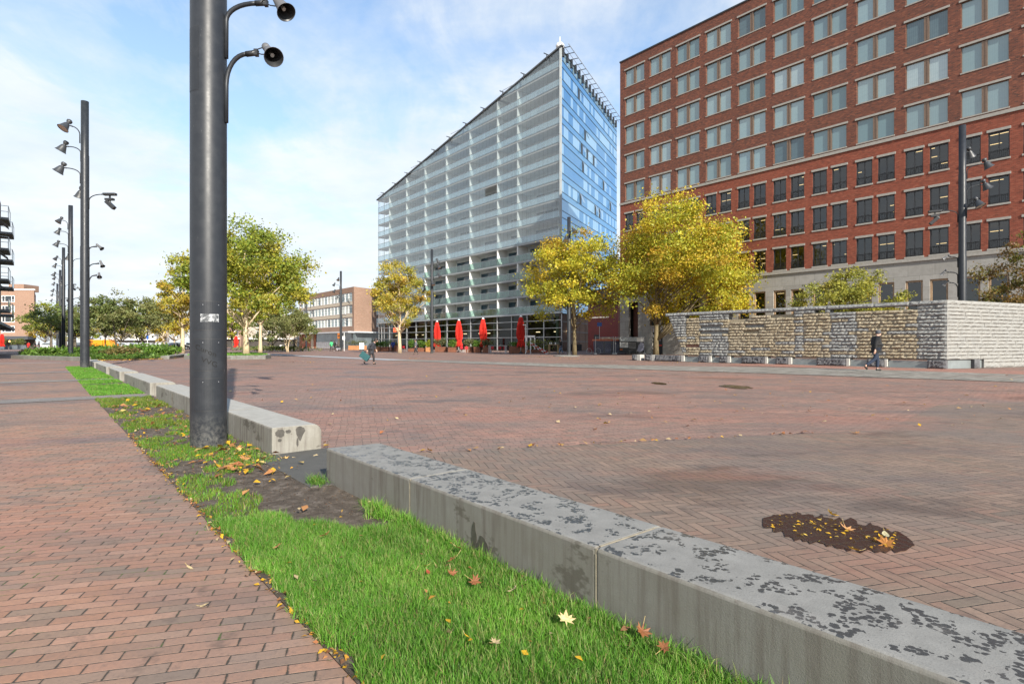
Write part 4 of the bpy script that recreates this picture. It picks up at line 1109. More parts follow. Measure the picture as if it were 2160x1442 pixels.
MB().box(0, 24, .1, .4, 0, 3.95).build('shopfront', M_shopglass, sb, rz=s_ang)
for x, w in ((-38.6, 9.5), (-27, 1.6)): MB().box(x, x + w, -.05, .09, 0, 3.94).build('shop_pier', plain('orange_red_brick_pier', (.34, .11, .06), .8), sb)
for x, w in ((-29.1, 2.0), (-9.8, 2.2)): MB().box(x, x + w, -.06, .09, 0, 3.94).build('stone_pier', M_creamp, sb)
m = MB()
for k in range(10): x = -25.2 + 1.5 * k; m.box(x + .08, x + 1.42, .02, .09, .1, 1.7)
m.build('frosted_panel', M_white, sb)
sp = MB().box(-5.6, -3.6, -1.9, -1.65, 2.55, 3.9).build('orange_sign', plain('orange_sign', (.75, .22, .01), .5), sb)
m = MB()
for k in range(3): m.lathe([(0, .02), (.16, .02), (.2, 0)], 12, 0, Matrix.Translation((-5.1 + .5 * k, -1.902, 3.2)) @ Matrix.Rotation(PI / 2, 4, 'X'))
m.build('sign_lettering', M_black, sp)
MB().box(-31.6, -30.2, -.2, -.05, 2.9, 3.7).build('orange_sign', bpy.data.materials['orange_sign'], sb)

# ------------------------------------------------------------------ brick corner block far left
cb = empty('brick_block', at(78, 170), math.radians(4), 'brown brick corner block with white-framed windows and a cafe terrace below, at far left', 'building')
rows = [4.6 + 3.02 * k for k in range(4)]
holes = []
for z in rows:
    for x in (-10.0, -16.5, -25): holes.append((x, x + 3.7, z, z + 1.95))
m = MB(); wall_holes(m, -34, -.8, 3.5, 17.2, holes, 0, .2, 0)
m.quad([(-.8, 0, 3.5), (-.8, 0, 17.2), (-14.8, 20, 17.2), (-14.8, 20, 3.5)][::-1]).quad([(-34, 0, 17.2), (-.8, 0, 17.2), (-14.8, 20, 17.2), (-34, 20, 17.2)])
m.box(-9.5, -5.2, 2, 8, 17.2, 19.2)
m.build('wall', M_ob, cb)
MB().box(-34, -.6, -.15, .2, 17.21, 17.55).build('roof_edge', M_white, cb)
wp = MB().box(0, .16, .02, .16, 0, 1.95).box(3.54, 3.7, .02, .16, 0, 1.95).box(.16, 3.54, .02, .16, 0, .16).box(.16, 3.54, .02, .16, 1.79, 1.95).box(.85, .98, .03, .15, .16, 1.79).box(2.72, 2.85, .03, .15, .16, 1.79).box(2.85, 3.54, .03, .15, .55, .65)
wme = wp.mesh('window', M_white)
def darkpane():
    t = NT('dark_window_pane'); oi = t.n.new('ShaderNodeObjectInfo')
    return t.done(t.pbsdf(t.ramp(oi.outputs['Random'], [(0, (.03, .035, .04)), (.6, (.06, .065, .065)), (.85, (.38, .38, .30))], 'CONSTANT'), .12, spec=.7))
pme = MB().quad([(.16, .1, .16), (3.54, .1, .16), (3.54, .1, 1.79), (.16, .1, 1.79)]).mesh('pane', darkpane())
for h in holes:
    o = link('window', wme, cb, (h[0], 0, h[2])); link('pane', pme, o)
MB().box(-34, -.4, -3.0, .3, 2.5, 3.45).build('awning', plain('dark_awning', (.05, .055, .065), .6), cb)
MB().box(-34, -.8, .3, .5, 0, 2.5).build('cafe_front', M_podint, cb)
m = MB()
for k in range(6): m.lathe([(0, 0), (.25, .1), (.15, .5), (0, .6)], 8, 0, Matrix.Translation((-13 + 1.5 * k, -1, 1.7)))
m.build('cafe_lamp', emit_mat('cafe_lamp', (1, .6, .25), 2.0), cb)

# ------------------------------------------------------------------ balcony flats at the left edge
fb = empty('balcony_flats', ba(-4.1, 58), ROT_B, 'dark flats with projecting steel balconies cut off by the left edge of the photo', 'building')
m = MB().box(-8, 0, 0, 36, 3.2, 18.4); m.build('wall', plain('grey_brown_facade', (.12, .10, .085), .8, var=.2), fb)
MB().box(-8, -.6, 0, 36, 0, 3.18).build('shopfront', M_podint, fb)
MB().box(-.6, 1.3, 0, 36, 2.85, 3.1).build('awning', plain('grey_awning', (.3, .3, .3), .7), fb)
M_deck = plain('dark_balcony_deck', (.22, .215, .205), .7, var=.2)
for k in range(5):
    for j, y in enumerate((17.0, 26.0)):
        z = 4.6 + 3.02 * k + (0 if j == 0 else -.1)
        if k == 4: continue
        o = MB().box(.01, 1.4, y, y + 4.2, z - .22, z).build('balcony', M_deck, fb)
        r = MB().box(1.34, 1.4, y, y + .06, z, z + 1.15).box(1.34, 1.4, y + 4.14, y + 4.2, z, z + 1.15).box(.02, 1.4, y, y + .05, z + 1.1, z + 1.15).box(1.35, 1.4, y + .06, y + 4.14, z + 1.1, z + 1.15).box(.02, 1.34, y + .01, y + .04, z + .55, z + .6)
        r.build('balcony_railing', M_steel, o)
        MB().box(1.36, 1.38, y + .06, y + 4.14, z + .05, z + 1.1).build('balcony_glass', M_balu, o)
for k in range(3):
    MB().quad([(.05, 12 + .3 * k, 7.4 + 3.02 * k), (1.5, 12 + .3 * k, 6.2 + 3.02 * k), (1.5, 15 + .3 * k, 6.2 + 3.02 * k), (.05, 15 + .3 * k, 7.4 + 3.02 * k)]).build('sun_awning', plain('striped_canvas', (.55, .5, .48)), fb)
# ------------------------------------------------------------------ far row of houses closing the view
def far_house(px0, px1, Y, h, col, label, rows=3):
    x0, x1 = at(px0, Y).x, at(px1, Y).x; w = x1 - x0
    o = empty('town_house', (x0, Y, 0), 0, label, 'building', 'distant houses behind the trees')
    n = max(2, int(w / 3.2)); hs = []
    for r in range(rows):
        for k in range(n):
            c = w * (k + .5) / n; hs.append((c - .6, c + .6, 3.6 + 3.0 * r, 5.5 + 3.0 * r))
    m = MB(); wall_holes(m, 0, w, 0, h, hs, 0, .2, 0); m.quad([(0, 0, h), (w, 0, h), (w, 9, h), (0, 9, h)]); m.quad([(w, 0, 0), (w, 9, 0), (w, 9, h), (w, 0, h)]); m.quad([(0, 0, 0), (0, 0, h), (0, 9, h), (0, 9, 0)])
    m.build('wall', plain('house_wall', col, .8), o)
    for a, b, c, d in hs:
        f = MB().box(a, a + .12, .02, .12, c, d).box(b - .12, b, .02, .12, c, d).box(a + .12, b - .12, .02, .12, c, c + .12).box(a + .12, b - .12, .02, .12, d - .12, d).build('window', M_white, o)
        MB().quad([(a, .08, c), (b, .08, c), (b, .08, d), (a, .08, d)]).build('pane', bpy.data.materials['dark_window_pane'], f)
    MB().box(.2, w - .2, -1.0, -.02, 2.7, 3.1).build('awning', M_white, o)
    MB().box(.4, w - .4, -.06, -.003, .1, 2.6).build('shopfront', M_podint, o)
    MB().prism([(0, 0), (w, 0), (w, 1.2), (0, 1.2)], 0, .3, 0, Matrix.Translation((0, -.4, h - .05))).build('roof_edge', M_white, o)
far_house(470, 508, 185, 11.5, (.24, .15, .11), 'distant brown brick house behind the big plane tree at left', 2)
far_house(508, 628, 190, 10.5, (.38, .33, .28), 'distant pale house row left of the brick shop building', 2)
far_house(215, 330, 240, 9.0, (.36, .34, .32), 'distant pale low building behind the parked cars', 2)
# ------------------------------------------------------------------ rough stone wall
WB = (20.8, 27.2, 0)
def rockmat(name, a, b, c2):
    t = NT(name); v = t.coord(); n = t.noise(v, 3.2, 7, .7); f = t.noise(v, 26, 6, .75); w = t.vor(v, 1.4, 'Color')
    c = t.mix(t.step(n, .32, .68), a, b)
    c = t.mix(t.step(t.xyz(w)[0], .2, .9, 0, .35), c, c2)
    c = t.mix(t.step(f, .5, .75, 0, .5), c, tuple(.5 * q for q in a))
    return t.done(t.pbsdf(c, .9, t.bump(t.m('ADD', f, n), .035, .9), spec=.25))
M_ochre = rockmat('ochre_split_stone', (.25, .205, .135), (.36, .31, .225), (.31, .28, .22))
M_bluestone = rockmat('grey_split_granite', (.20, .205, .20), (.29, .29, .275), (.24, .25, .25))
M_darkrock = rockmat('dark_rough_granite', (.08, .08, .085), (.15, .15, .155), (.11, .11, .12))
M_whitestone = plain('pale_sawn_stone', (.38, .37, .34), .8, var=.12, scale=6)
M_redstone = rockmat('red_granite', (.26, .13, .10), (.34, .20, .16), (.24, .13, .12))
WH, WC0, NR = 3.30, .44, 15
CH = (WH - .21 - WC0) / NR
sw_ = empty('stone_wall', WB, ROT_F, 'long rough split-stone wall in ochre and grey bands with slits under its coping', 'wall')
def px2x(px):
    u = (px - 1080) / 1200; return -(20.8 - 27.2 * u) / (.6352 + .7723 * u)
bounds = [px2x(p) for p in (1405, 1447, 1476, 1536, 1676, 1694, 1752, 1806, 1936, 2001)]
kinds = [1, 0, 1, 0, 1, 0, 1, 0, 1]
def kind_at(x, r):
    s = random.uniform(-.25, .25) + .25 * math.sin(r * 1.7)
    for i in range(9):
        lo, hi = bounds[i] + (s if i else -9), bounds[i + 1] + (s if i < 8 else 9)
        if lo <= x < hi: return kinds[i] if random.random() > (.07 if kinds[i] == 0 else .14) else 1 - kinds[i]
    return 1
def rock(m, x0, x1, z0, z1, yf, yb, mat, amp=.06, bulge=.03, cell=.085):
    nx = max(2, int((x1 - x0) / cell)); nz = max(2, int((z1 - z0) / cell + .5)) + 1
    i0 = len(m.v); tilt = random.uniform(-.02, .02)
    for j in range(nz + 1):
        for i in range(nx + 1):
            u, v = i / nx, j / nz
            e = (i in (0, nx)) or (j in (0, nz))
            d = 0 if e else bulge * random.uniform(.4, 1.25) + amp * random.uniform(-.5, .7) + tilt * (u - .5) + (.02 if v < .5 else -.004)
            jx = 0 if e else random.uniform(-.02, .02); jz = 0 if e else random.uniform(-.012, .012)
            m.v.append((x0 + (x1 - x0) * u + jx, yf - d, z0 + (z1 - z0) * v + jz))
    for j in range(nz):
        for i in range(nx):
            a = i0 + j * (nx + 1) + i; m.f.append((a, a + 1, a + nx + 2, a + nx + 1)); m.m.append(mat)
    m.quad([(x0, yf, z1), (x1, yf, z1), (x1, yb, z1), (x0, yb, z1)], mat)
    m.quad([(x0, yb, z0), (x1, yb, z0), (x1, yf, z0), (x0, yf, z0)], mat)
    m.quad([(x0, yf, z0), (x0, yf, z1), (x0, yb, z1), (x0, yb, z0)], mat)
    m.quad([(x1, yf, z1), (x1, yf, z0), (x1, yb, z0), (x1, yb, z1)], mat)
    m.quad([(x1, yb, z0), (x0, yb, z0), (x0, yb, z1), (x1, yb, z1)], mat)
def zrow(r): return WC0 + CH * r
slits = {14: [(1447, 1475), (1537, 1674), (1712, 1745), (1760, 1800), (1812, 1934)], 13: [(1537, 1602)]}
shallow = [(12, 1537, 1570), (13, 1640, 1672), (10, 1482, 1512), (8, 1484, 1531), (12, 1446, 1460), (8, 1556, 1592), (10, 1560, 1596), (3, 1447, 1470)]
random.seed(9)
m = MB()
for r in range(NR):
    z0, z1 = zrow(r) + .006, zrow(r + 1) - .006
    xl = -14.35 - 1.5 * (z0 / WH)
    cuts = [bounds[i] + random.uniform(-.06, .06) for i in range(1, 9)]
    x = xl
    while x < -.02:
        L = random.uniform(.55, 1.25)
        nxt = min([c for c in cuts if c > x + .2] + [0.0])
        x1 = x + L
        if x1 > nxt - .25: x1 = nxt
        x1 = min(x1, 0.0)
        mid = (x + x1) / 2; skip = False
        for a, b in slits.get(r, []):
            if px2x(a) < mid < px2x(b): skip = True
        if not skip:
            sh = any(r == q and px2x(a) < mid < px2x(b) for q, a, b in shallow)
            k = kind_at(mid, r)
            if r == 3 and px2x(1447) < mid < px2x(1471): k = 2
            if sh: m.box(x + .004, x1 - .004, .10, .5, z0, z1, k)
            else: rock(m, x + .004, x1 - .004, z0, z1, random.uniform(-.012, .012), .5, k)
        x = x1
m.build('stone_courses', [M_ochre, M_bluestone, M_redstone], sw_)
MB().box(-14.2, -.1, .12, .46, .40, zrow(13) - .02).build('wall_core', M_darkrock, sw_)
m = MB(); x = -15.95
while x < -.01:
    x1 = min(0, x + random.uniform(1.3, 2.4)); rock(m, x + .004, x1 - .004, WH - .205, WH, -.03, .55, 0, .03, .03); x = x1
m.build('coping', M_bluestone, sw_)
# right-hand return
RW = math.atan2(.961, .275)
m = MB()
for r in range(-2, NR + 1):
    z0, z1 = zrow(r) + .004, zrow(r + 1) - .004
    if r == -2: z0 = .0
    if r == NR: z1 = WH
    x = .0
    while x < 9:
        x1 = x + random.uniform(.7, 1.7)
        if r >= 0 or x > 2.9: rock(m, x + .003, x1 - .003, z0, z1, random.uniform(-.008, .008), .5, 0, .035, .03, .13)
        x = x1 if r >= 0 or x > 2.9 else 3.0
m.build('return_courses', rockmat('pale_cream_granite', (.215, .21, .195), (.295, .29, .27), (.25, .25, .24)), sw_, rz=RW)
MB().box(.1, 3.0, .10, .4, .0, .43).build('steel_strip', plain('brushed_plinth_panel', (.22, .245, .245), .4, .3), sw_, rz=RW)
o = MB(); random.seed(4); rock(o, 2.1, 2.55, 0, .44, -.06, .09, 0, .03, .02); o.build('plinth_block', M_darkrock, sw_, rz=RW)
# plinth: rough blocks, pale posts, steel basins
def blk(a, b): 
    m = MB(); rock(m, px2x(a), px2x(b), 0, WC0 - .02, -.10, .45, 0, .05, .04, .08); m.build('plinth_block', M_darkrock, sw_)
def pst(a, b): MB().box(px2x(a) + .004, px2x(b) - .004, -.10, .4, 0, WC0 - .02).build('plinth_post', M_whitestone, sw_, bevel=.012)
def pan(a, b): MB().box(px2x(a) + .01, px2x(b) - .01, .03, .12, .05, WC0 - .08).box(px2x(a), px2x(b), -.12, .3, 0, .045).build('plinth_panel', bpy.data.materials['brushed_plinth_panel'], sw_)
for a, b in ((1475, 1494), (1519, 1535), (1566, 1614), (1638, 1663), (1724, 1785), (1830, 1866), (1957, 1996)): blk(a, b)
for a, b in ((1438, 1444.5), (1496, 1501.5), (1535.5, 1542), (1614.5, 1620), (1664, 1671), (1786, 1793), (1866.5, 1873)): pst(a, b)
for a, b in ((1445, 1475), (1502, 1519), (1542.5, 1566), (1620.5, 1638), (1671.5, 1724), (1793.5, 1830), (1873.5, 1957)): pan(a, b)
for (pa, pb, pc, lab) in ((1335, 1345, 1352, 'short dark rough granite block with pale end, leftmost loose block by the stone wall'), (1362, 1376, 1383, 'dark rough granite block with pale end between two other loose blocks'), (1384, 1437, None, 'long dark rough granite block lying against the left foot of the stone wall')):
    g = empty('granite_block', fac(WB, px2x(pa), 0), ROT_F, lab, 'stone block', 'loose granite blocks left of the stone wall')
    m = MB(); rock(m, 0, px2x(pb) - px2x(pa), 0, .42, -.10, .4, 0, .05, .04, .1); m.build('rough_block', M_darkrock, g)
    if pc: MB().box(px2x(pb) - px2x(pa) + .004, px2x(pc) - px2x(pa), -.1, .4, 0, .42).build('pale_end', M_whitestone, g, bevel=.012)

# ------------------------------------------------------------------ trees
GOLD = [(.52, .46, .035), (.58, .48, .04), (.40, .41, .045), (.60, .42, .04), (.26, .31, .04), (.44, .24, .035), (.46, .45, .05), (.34, .36, .04)]
GREENGOLD = [(.22, .29, .04), (.31, .35, .045), (.40, .39, .05), (.16, .22, .035), (.42, .35, .05)]
YELLOWTHIN = [(.46, .38, .07), (.54, .42, .05), (.36, .35, .08), (.50, .28, .05), (.28, .30, .05)]
OLIVE = [(.17, .19, .07), (.23, .24, .10), (.26, .25, .09), (.14, .16, .05)]
DARKG = [(.11, .16, .045), (.16, .21, .06), (.21, .25, .09), (.22, .21, .08)]
AMBER = [(.44, .36, .05), (.50, .38, .05), (.36, .34, .05), (.44, .27, .04), (.28, .30, .05)]
def limb_path(p, q, n=5, sag=.12):
    p, q = Vector(p), Vector(q); d = q - p; out = []
    for k in range(n + 1):
        t = k / n; b = p.lerp(q, t); b.z += math.sin(t * PI) * d.length * sag * .5
        if 0 < k < n: b += Vector((random.gauss(0, 1), random.gauss(0, 1), random.gauss(0, .6))) * d.length * .025
        out.append(b)
    return out
def tree(name, base, H, crown_lo, rx, palette, n, leaf, label, group, bark_m, tr=.2, stems=1, seed=1, lobes=1.0, ry=None, topness=.55, clump=.17, K=None, lean=0.0, holes=.0, cup=0.0, shift=0.0):
    rs = random.getstate(); random.seed(seed); global RNG
    RNG = np.random.default_rng(seed)
    root = empty(name, base, 0, label, 'tree', group)
    ry = ry or rx; cz = (H + crown_lo) / 2; rz = (H - crown_lo) / 2
    K = K or 90
    ph = [random.uniform(0, 6.28) for _ in range(6)]
    cl = []
    while len(cl) < K:
        d = Vector((random.gauss(0, 1), random.gauss(0, 1), random.gauss(0, 1))).normalized()
        az = math.atan2(d.y, d.x)
        lump = 1 + lobes * (.13 * math.sin(2 * az + ph[0]) + .10 * math.sin(3 * az + ph[1] + d.z * 2) + .09 * math.sin(5 * d.z + ph[2] + az))
        rr = random.random() ** .42 * lump
        zz = d.z * rr
        w = 1.0 - max(0, zz) ** 1.6 * (1 - topness) if zz > 0 else 1.0 - cup * abs(zz)
        cl.append((Vector((d.x * rr * rx * w + lean * zz + shift, d.y * rr * ry * w, cz + zz * rz)), rr))
    m = MB()
    spread = rx * .35 if stems > 1 else 0
    tops = []
    for s in range(stems):
        a = 2 * PI * s / max(1, stems) + .6
        fx, fy = math.cos(a) * spread, math.sin(a) * spread
        r0 = tr * (1 if stems == 1 else .6)
        pts, rad = [], []
        for k in range(9):
            t = k / 8; z = t * (H * .80); w = t ** 1.3
            pts.append((fx * w + random.gauss(0, .01) * H * t * .6 + (.12 * spread if k == 0 else 0) + (math.cos(a) * .12 if stems > 1 else 0), fy * w + random.gauss(0, .01) * H * t * .6, z - .05))
            rad.append(max(.02, r0 * (1.25 if k == 0 else 1) * (1 - .86 * t)))
        m.tube(pts, rad, 9); tops.append((pts, rad))
    sel = sorted(range(K), key=lambda q: random.random())[:min(K, 34)]
    for q in sel:
        c, rr = cl[q]
        pts, rad = tops[q % stems]
        zt = min(max(c.z - abs(c.xy.length) * random.uniform(.5, 1.0), crown_lo * .92 if stems == 1 else crown_lo * .6), H * .74)
        k = min(7, max(1, int(zt / (H * .80) * 8)))
        r = rad[k] * random.uniform(.35, .6)
        m.tube(limb_path(pts[k], c), [max(.012, r * (1 - .8 * i / 5)) for i in range(6)], 5)
    m.build('trunk', bark_m, root, True)
    per = n // K; cs, cc = [], []
    pal = np.array(palette)
    for c, rr in cl:
        if random.random() < holes: continue
        k = int(per * random.uniform(.55, 1.5)); sc = clump * (rx + rz) * .5 * random.uniform(.65, 1.35)
        off = RNG.normal(size=(k, 3)) * np.array([sc, sc, sc * .62]) * .62
        cs.append(np.array(c) + off)
        base_c = pal[random.randrange(len(palette))]; jit = pal[RNG.integers(0, len(palette), k)]
        cc.append((base_c * .55 + jit * .45) * RNG.uniform(.72, 1.22, (k, 1)))
    cs = np.concatenate(cs); cc = np.concatenate(cc)
    link('crown', np_mesh('crown', leaf_quads(cs, leaf, .15, .72), 4, cc, M_leaf), root)
    random.setstate(rs); return root
def tbase(px, Y): return at(px, Y)
G_SQ = 'plane trees standing on the square'
T1 = tree('plane_tree', tbase(519, 50), 11.7, 3.4, 6.1, GREENGOLD, 34000, .21, 'broad green and yellow plane tree with thick pale trunk in the low round-ended kerb bed', G_SQ, M_bark_pale, .27, seed=5, K=120, topness=.5, lobes=1.2, clump=.16)
tree('plane_tree', tbase(549, 72), 9.0, 4.2, 3.6, GREENGOLD, 5000, .3, 'smaller plane tree with leaning pale trunk right behind the broad one', G_SQ, M_bark_pale, .25, seed=6, K=50, lean=.1)
tree('plane_tree', tbase(385, 76), 11.0, 4.0, 4.6, AMBER, 6000, .27, 'thin amber plane tree with pale trunk just left of the foreground pole', G_SQ, M_bark_pale, .28, seed=17, K=60, clump=.14, lobes=1.4)
tree('plane_tree', tbase(843, 77), 12.4, 3.6, 4.3, YELLOWTHIN, 17000, .21, 'thin-leaved yellowish plane tree in front of the left end of the glass tower', G_SQ, M_bark_pale, .26, seed=8, K=85, clump=.15, lobes=1.2, topness=.45)
tree('plane_tree', tbase(1212, 59.5), 13.6, 3.3, 5.5, GOLD, 34000, .205, 'round golden plane tree beside a black pole, in front of the glass tower corner', G_SQ, M_bark_plane, .22, seed=9, K=125, clump=.16, topness=.62, lobes=.8)
tree('plane_tree', tbase(1384, 56), 15.0, 2.9, 8.0, GOLD, 62000, .205, 'biggest golden plane tree, in front of the left corner of the brick office', G_SQ, M_bark_plane, .25, seed=23, K=210, clump=.15, topness=.72, lobes=.9, shift=2.5)
tree('small_tree', (20.2, 34.0, 0), 5.7, 2.2, 3.0, [(.30, .30, .06), (.38, .36, .06), (.24, .26, .06), (.34, .27, .05)], 17000, .12, 'low olive yellow tree peeping over the stone wall in front of the brick office', 'small trees behind the stone wall', M_bark_dark, .09, 3, seed=12, K=110, clump=.15)
tree('small_tree', (28.9, 32.0, 0), 7.3, 2.0, 2.5, [(.16, .15, .04), (.26, .15, .05), (.11, .13, .03), (.20, .12, .05)], 9000, .12, 'russet green tree cut off by the right edge above the stone wall', 'small trees behind the stone wall', M_bark_dark, .09, 3, seed=13, K=60, clump=.15)
G_B = 'bushy trees in and behind the planted bed'
tree('bushy_tree', tbase(248, 66), 6.9, 2.4, 4.0, DARKG + OLIVE, 6500, .22, 'grey green many-stemmed tree in the middle of the planted bed', G_B, M_bark_dark, .12, 3, seed=14, K=70, clump=.14, lobes=1.3)
tree('bushy_tree', tbase(222, 72), 7.0, 2.5, 3.6, DARKG, 5000, .24, 'dark green tree with a thin black stem in the bed, right of the second pole', G_B, M_bark_dark, .10, 1, seed=15, K=60)
tree('bushy_tree', tbase(298, 74), 6.8, 2.6, 4.2, OLIVE, 5600, .24, 'olive grey tree over the right end of the planted bed', G_B, M_bark_dark, .11, 2, seed=16, K=65, lobes=1.3)
tree('bushy_tree', tbase(158, 88), 7.6, 2.5, 5.4, DARKG, 6500, .28, 'dense dark green tree behind the row of lamp poles', G_B, M_bark_dark, .25, 1, seed=31, K=70)
tree('bushy_tree', tbase(108, 100), 8.2, 3.0, 4.6, GREENGOLD[:4] + DARKG, 5200, .3, 'leftmost green tree, beside the brown brick corner block', G_B, M_bark_dark, .25, 1, seed=32, K=60)
tree('bushy_tree', tbase(605, 84), 7.3, 1.9, 3.6, OLIVE, 5600, .24, 'olive many-stemmed tree left of the brick shop building', G_B, M_bark_pale, .12, 3, seed=33, K=70, lobes=1.3)
tree('bushy_tree', tbase(628, 92), 6.2, 1.9, 3.4, OLIVE + DARKG[:2], 4500, .25, 'low olive tree touching the left edge of the brick shop building', G_B, M_bark_pale, .12, 2, seed=34, K=60)
tree('bushy_tree', tbase(575, 98), 7.6, 1.2, 4.6, DARKG, 6000, .28, 'deep green tree in the shade behind the olive tree at the lawn', G_B, M_bark_dark, .2, 1, seed=35, K=70)
G_F = 'street trees far behind the parked cars'
FAR = [(345, 105, 10.5, 4.4, AMBER, 'yellow street tree between the planted bed and the thin amber plane tree'), (412, 120, 13, 5.2, AMBER, 'amber street tree seen past the left side of the foreground pole'), (368, 135, 9.5, 5, AMBER, 'low bright yellow street tree behind the white bus stop sign'),
       (300, 140, 10, 5.5, GREENGOLD, 'green gold street tree far behind the bed'), (255, 150, 9, 5.5, AMBER, 'small yellow street tree far behind the orange truck'), (190, 150, 10, 6, GREENGOLD, 'green street tree far behind the second pole'),
       (140, 160, 9, 6, AMBER, 'yellow street tree far off between the lamp poles'), (95, 165, 8.5, 5, AMBER, 'yellow street tree beside the far brick corner block'), (490, 130, 9.5, 4.6, GREENGOLD, 'yellow green street tree right of the foreground pole under the broad plane tree')]
for i, (px, Y, H, rx, pal, lab) in enumerate(FAR):
    tree('street_tree', tbase(px, Y), H, 2.6, rx, pal, 3000, .42, lab, G_F, M_bark_pale if i in (0, 1, 2) else M_bark_dark, .22, 1, seed=50 + i, K=48, clump=.18)

# ------------------------------------------------------------------ planted bed, kerbs
def kerb(name, pts, w, h, label, cat='kerb', closed=False):
    m = MB(); n = len(pts); L, Rr = [], []
    for k in range(n):
        a, b = Vector(pts[max(0, k - 1)]), Vector(pts[min(n - 1, k + 1)])
        if closed: a, b = Vector(pts[k - 1]), Vector(pts[(k + 1) % n])
        d = (b - a); d = Vector((d.x, d.y, 0)).normalized(); nn = Vector((-d.y, d.x, 0)) * w / 2
        p = Vector((pts[k][0], pts[k][1], 0)); L.append(p + nn); Rr.append(p - nn)
    for k in range(n if closed else n - 1):
        j = (k + 1) % n; up = Vector((0, 0, h)); dn = Vector((0, 0, -.05))
        m.quad([Rr[k] + up, Rr[j] + up, L[j] + up, L[k] + up]); m.quad([Rr[k] + dn, Rr[j] + dn, Rr[j] + up, Rr[k] + up]); m.quad([L[j] + dn, L[k] + dn, L[k] + up, L[j] + up])
    if not closed:
        m.quad([L[0] + Vector((0, 0, -.05)), Rr[0] + Vector((0, 0, -.05)), Rr[0] + Vector((0, 0, h)), L[0] + Vector((0, 0, h))])
        m.quad([Rr[-1] + Vector((0, 0, -.05)), L[-1] + Vector((0, 0, -.05)), L[-1] + Vector((0, 0, h)), Rr[-1] + Vector((0, 0, h))])
    o = m.build(name, M_kerb); return tag(o, label, cat)
kp = [gp(32, 755.5), gp(60, 757), gp(105, 758.5), gp(150, 760), gp(182, 761)]
kerb('bed_kerb', [p.xy for p in kp], .55, .27, 'low grey concrete kerb along the front left of the planted bed')
kp = [gp(348, 757.0), gp(366, 754.8), gp(385, 752.2), gp(393, 751.0)]
kerb('bed_kerb', [p.xy for p in kp], .6, .24, 'short grey kerb piece at the right end of the planted bed')
bed = [gp(36, 754.5), gp(105, 758), gp(182, 760.5), gp(240, 759.2), gp(300, 758.3), gp(345, 756.5), gp(366, 752.5), gp(360, 746), gp(300, 741.5), gp(200, 740), gp(100, 741), gp(50, 746)]
o = sheet('planted_bed_soil', [p.xy for p in bed], .06, M_soil)
def inpoly(x, y, P):
    c = False; j = len(P) - 1
    for i in range(len(P)):
        if (P[i].y > y) != (P[j].y > y) and x < (P[j].x - P[i].x) * (y - P[i].y) / (P[j].y - P[i].y) + P[i].x: c = not c
        j = i
    return c
xs = [p.x for p in bed]; ys = [p.y for p in bed]
cen = []
random.seed(2)
while len(cen) < 26000:
    x, y = random.uniform(min(xs), max(xs)), min(ys) + (max(ys) - min(ys)) * random.random() ** 1.8
    if inpoly(x, y, bed):
        h = .28 + .18 * math.sin(x * 1.1) * math.sin(y * .9) + .1 * math.sin(x * 2.7 + y)
        cen.append((x, y, .08 + abs(random.gauss(0, .5)) * h))
cen = np.array(cen)
o = link('ground_cover', np_mesh('ground_cover', leaf_quads(cen, .17, .6, .6), 4, np.array([(.09, .17, .025), (.12, .22, .03), (.07, .13, .03), (.16, .23, .05)])[RNG.integers(0, 4, len(cen))] * RNG.uniform(.7, 1.25, (len(cen), 1)), M_leaf)); tag(o, kind='stuff')
def shrub(base, w, h, n, leaf, cols, label, group, cat='shrub', name='shrub', seed=0, wy=None):
    global RNG; RNG = np.random.default_rng(seed + 400); r = random.Random(seed)
    root = empty(name, base, 0, label, cat, group); cs = []
    for k in range(12):
        c = np.array([r.uniform(-.5, .5) * w, r.uniform(-.5, .5) * (wy or w), h * r.uniform(.3, .85)])
        cs.append(c + RNG.normal(size=(n // 12, 3)) * np.array([w * .17, (wy or w) * .17, h * .16]))
    cs = np.concatenate(cs); cs[:, 2] = np.maximum(cs[:, 2], .04)
    link('foliage', np_mesh('foliage', leaf_quads(cs, leaf, .3, .6), 4, np.array(cols)[RNG.integers(0, len(cols), len(cs))] * RNG.uniform(.7, 1.25, (len(cs), 1)), M_leaf), root)
    m = MB()
    for k in range(5): m.tube([(0, 0, 0), (r.uniform(-.3, .3) * w, r.uniform(-.3, .3) * (wy or w), h * .75)], [.015, .006], 5)
    m.build('stem', M_bark_dark, root); return root
BR_G = [(.10, .20, .025), (.14, .25, .03), (.08, .15, .03), (.18, .28, .06)]
for i, (px, py, w, h, cols, lab) in enumerate([
    (212, 752, 2.2, .9, BR_G, 'leafy green shrub just right of the second pole in the planted bed'), (262, 753, 2.6, .85, [(.17, .15, .05), (.22, .16, .06), (.12, .14, .04)], 'brownish shrub in the middle front of the planted bed'),
    (290, 751, 2.6, 1.15, BR_G, 'big bright leafy shrub right of the brownish one in the planted bed'), (322, 751.5, 2.4, 1.0, BR_G, 'arching green shrub near the right end of the planted bed'),
    (345, 752, 1.8, .8, BR_G, 'small green shrub at the right tip of the planted bed'), (165, 752, 2.0, .8, BR_G, 'green shrub between the second and third poles in the planted bed'), (105, 752, 2.4, .7, BR_G, 'low green shrub at the left part of the planted bed')]):
    shrub(gp(px, py) + Vector((0, 0, .08)), w, h, 1300, .24, cols, lab, 'shrubs in the planted bed', seed=i)
for _ in range(1):
    cen = []
    for q in range(420):
        t = random.random(); p = gp(182 + 190 * t, 760.6 - 5.2 * t * t + random.gauss(0, .3)); cen.append((p.x, p.y, .03))
    scatter('leaf_litter', cen, .15, [(.55, .30, .05), (.6, .36, .06), (.5, .22, .05), (.6, .45, .1)])
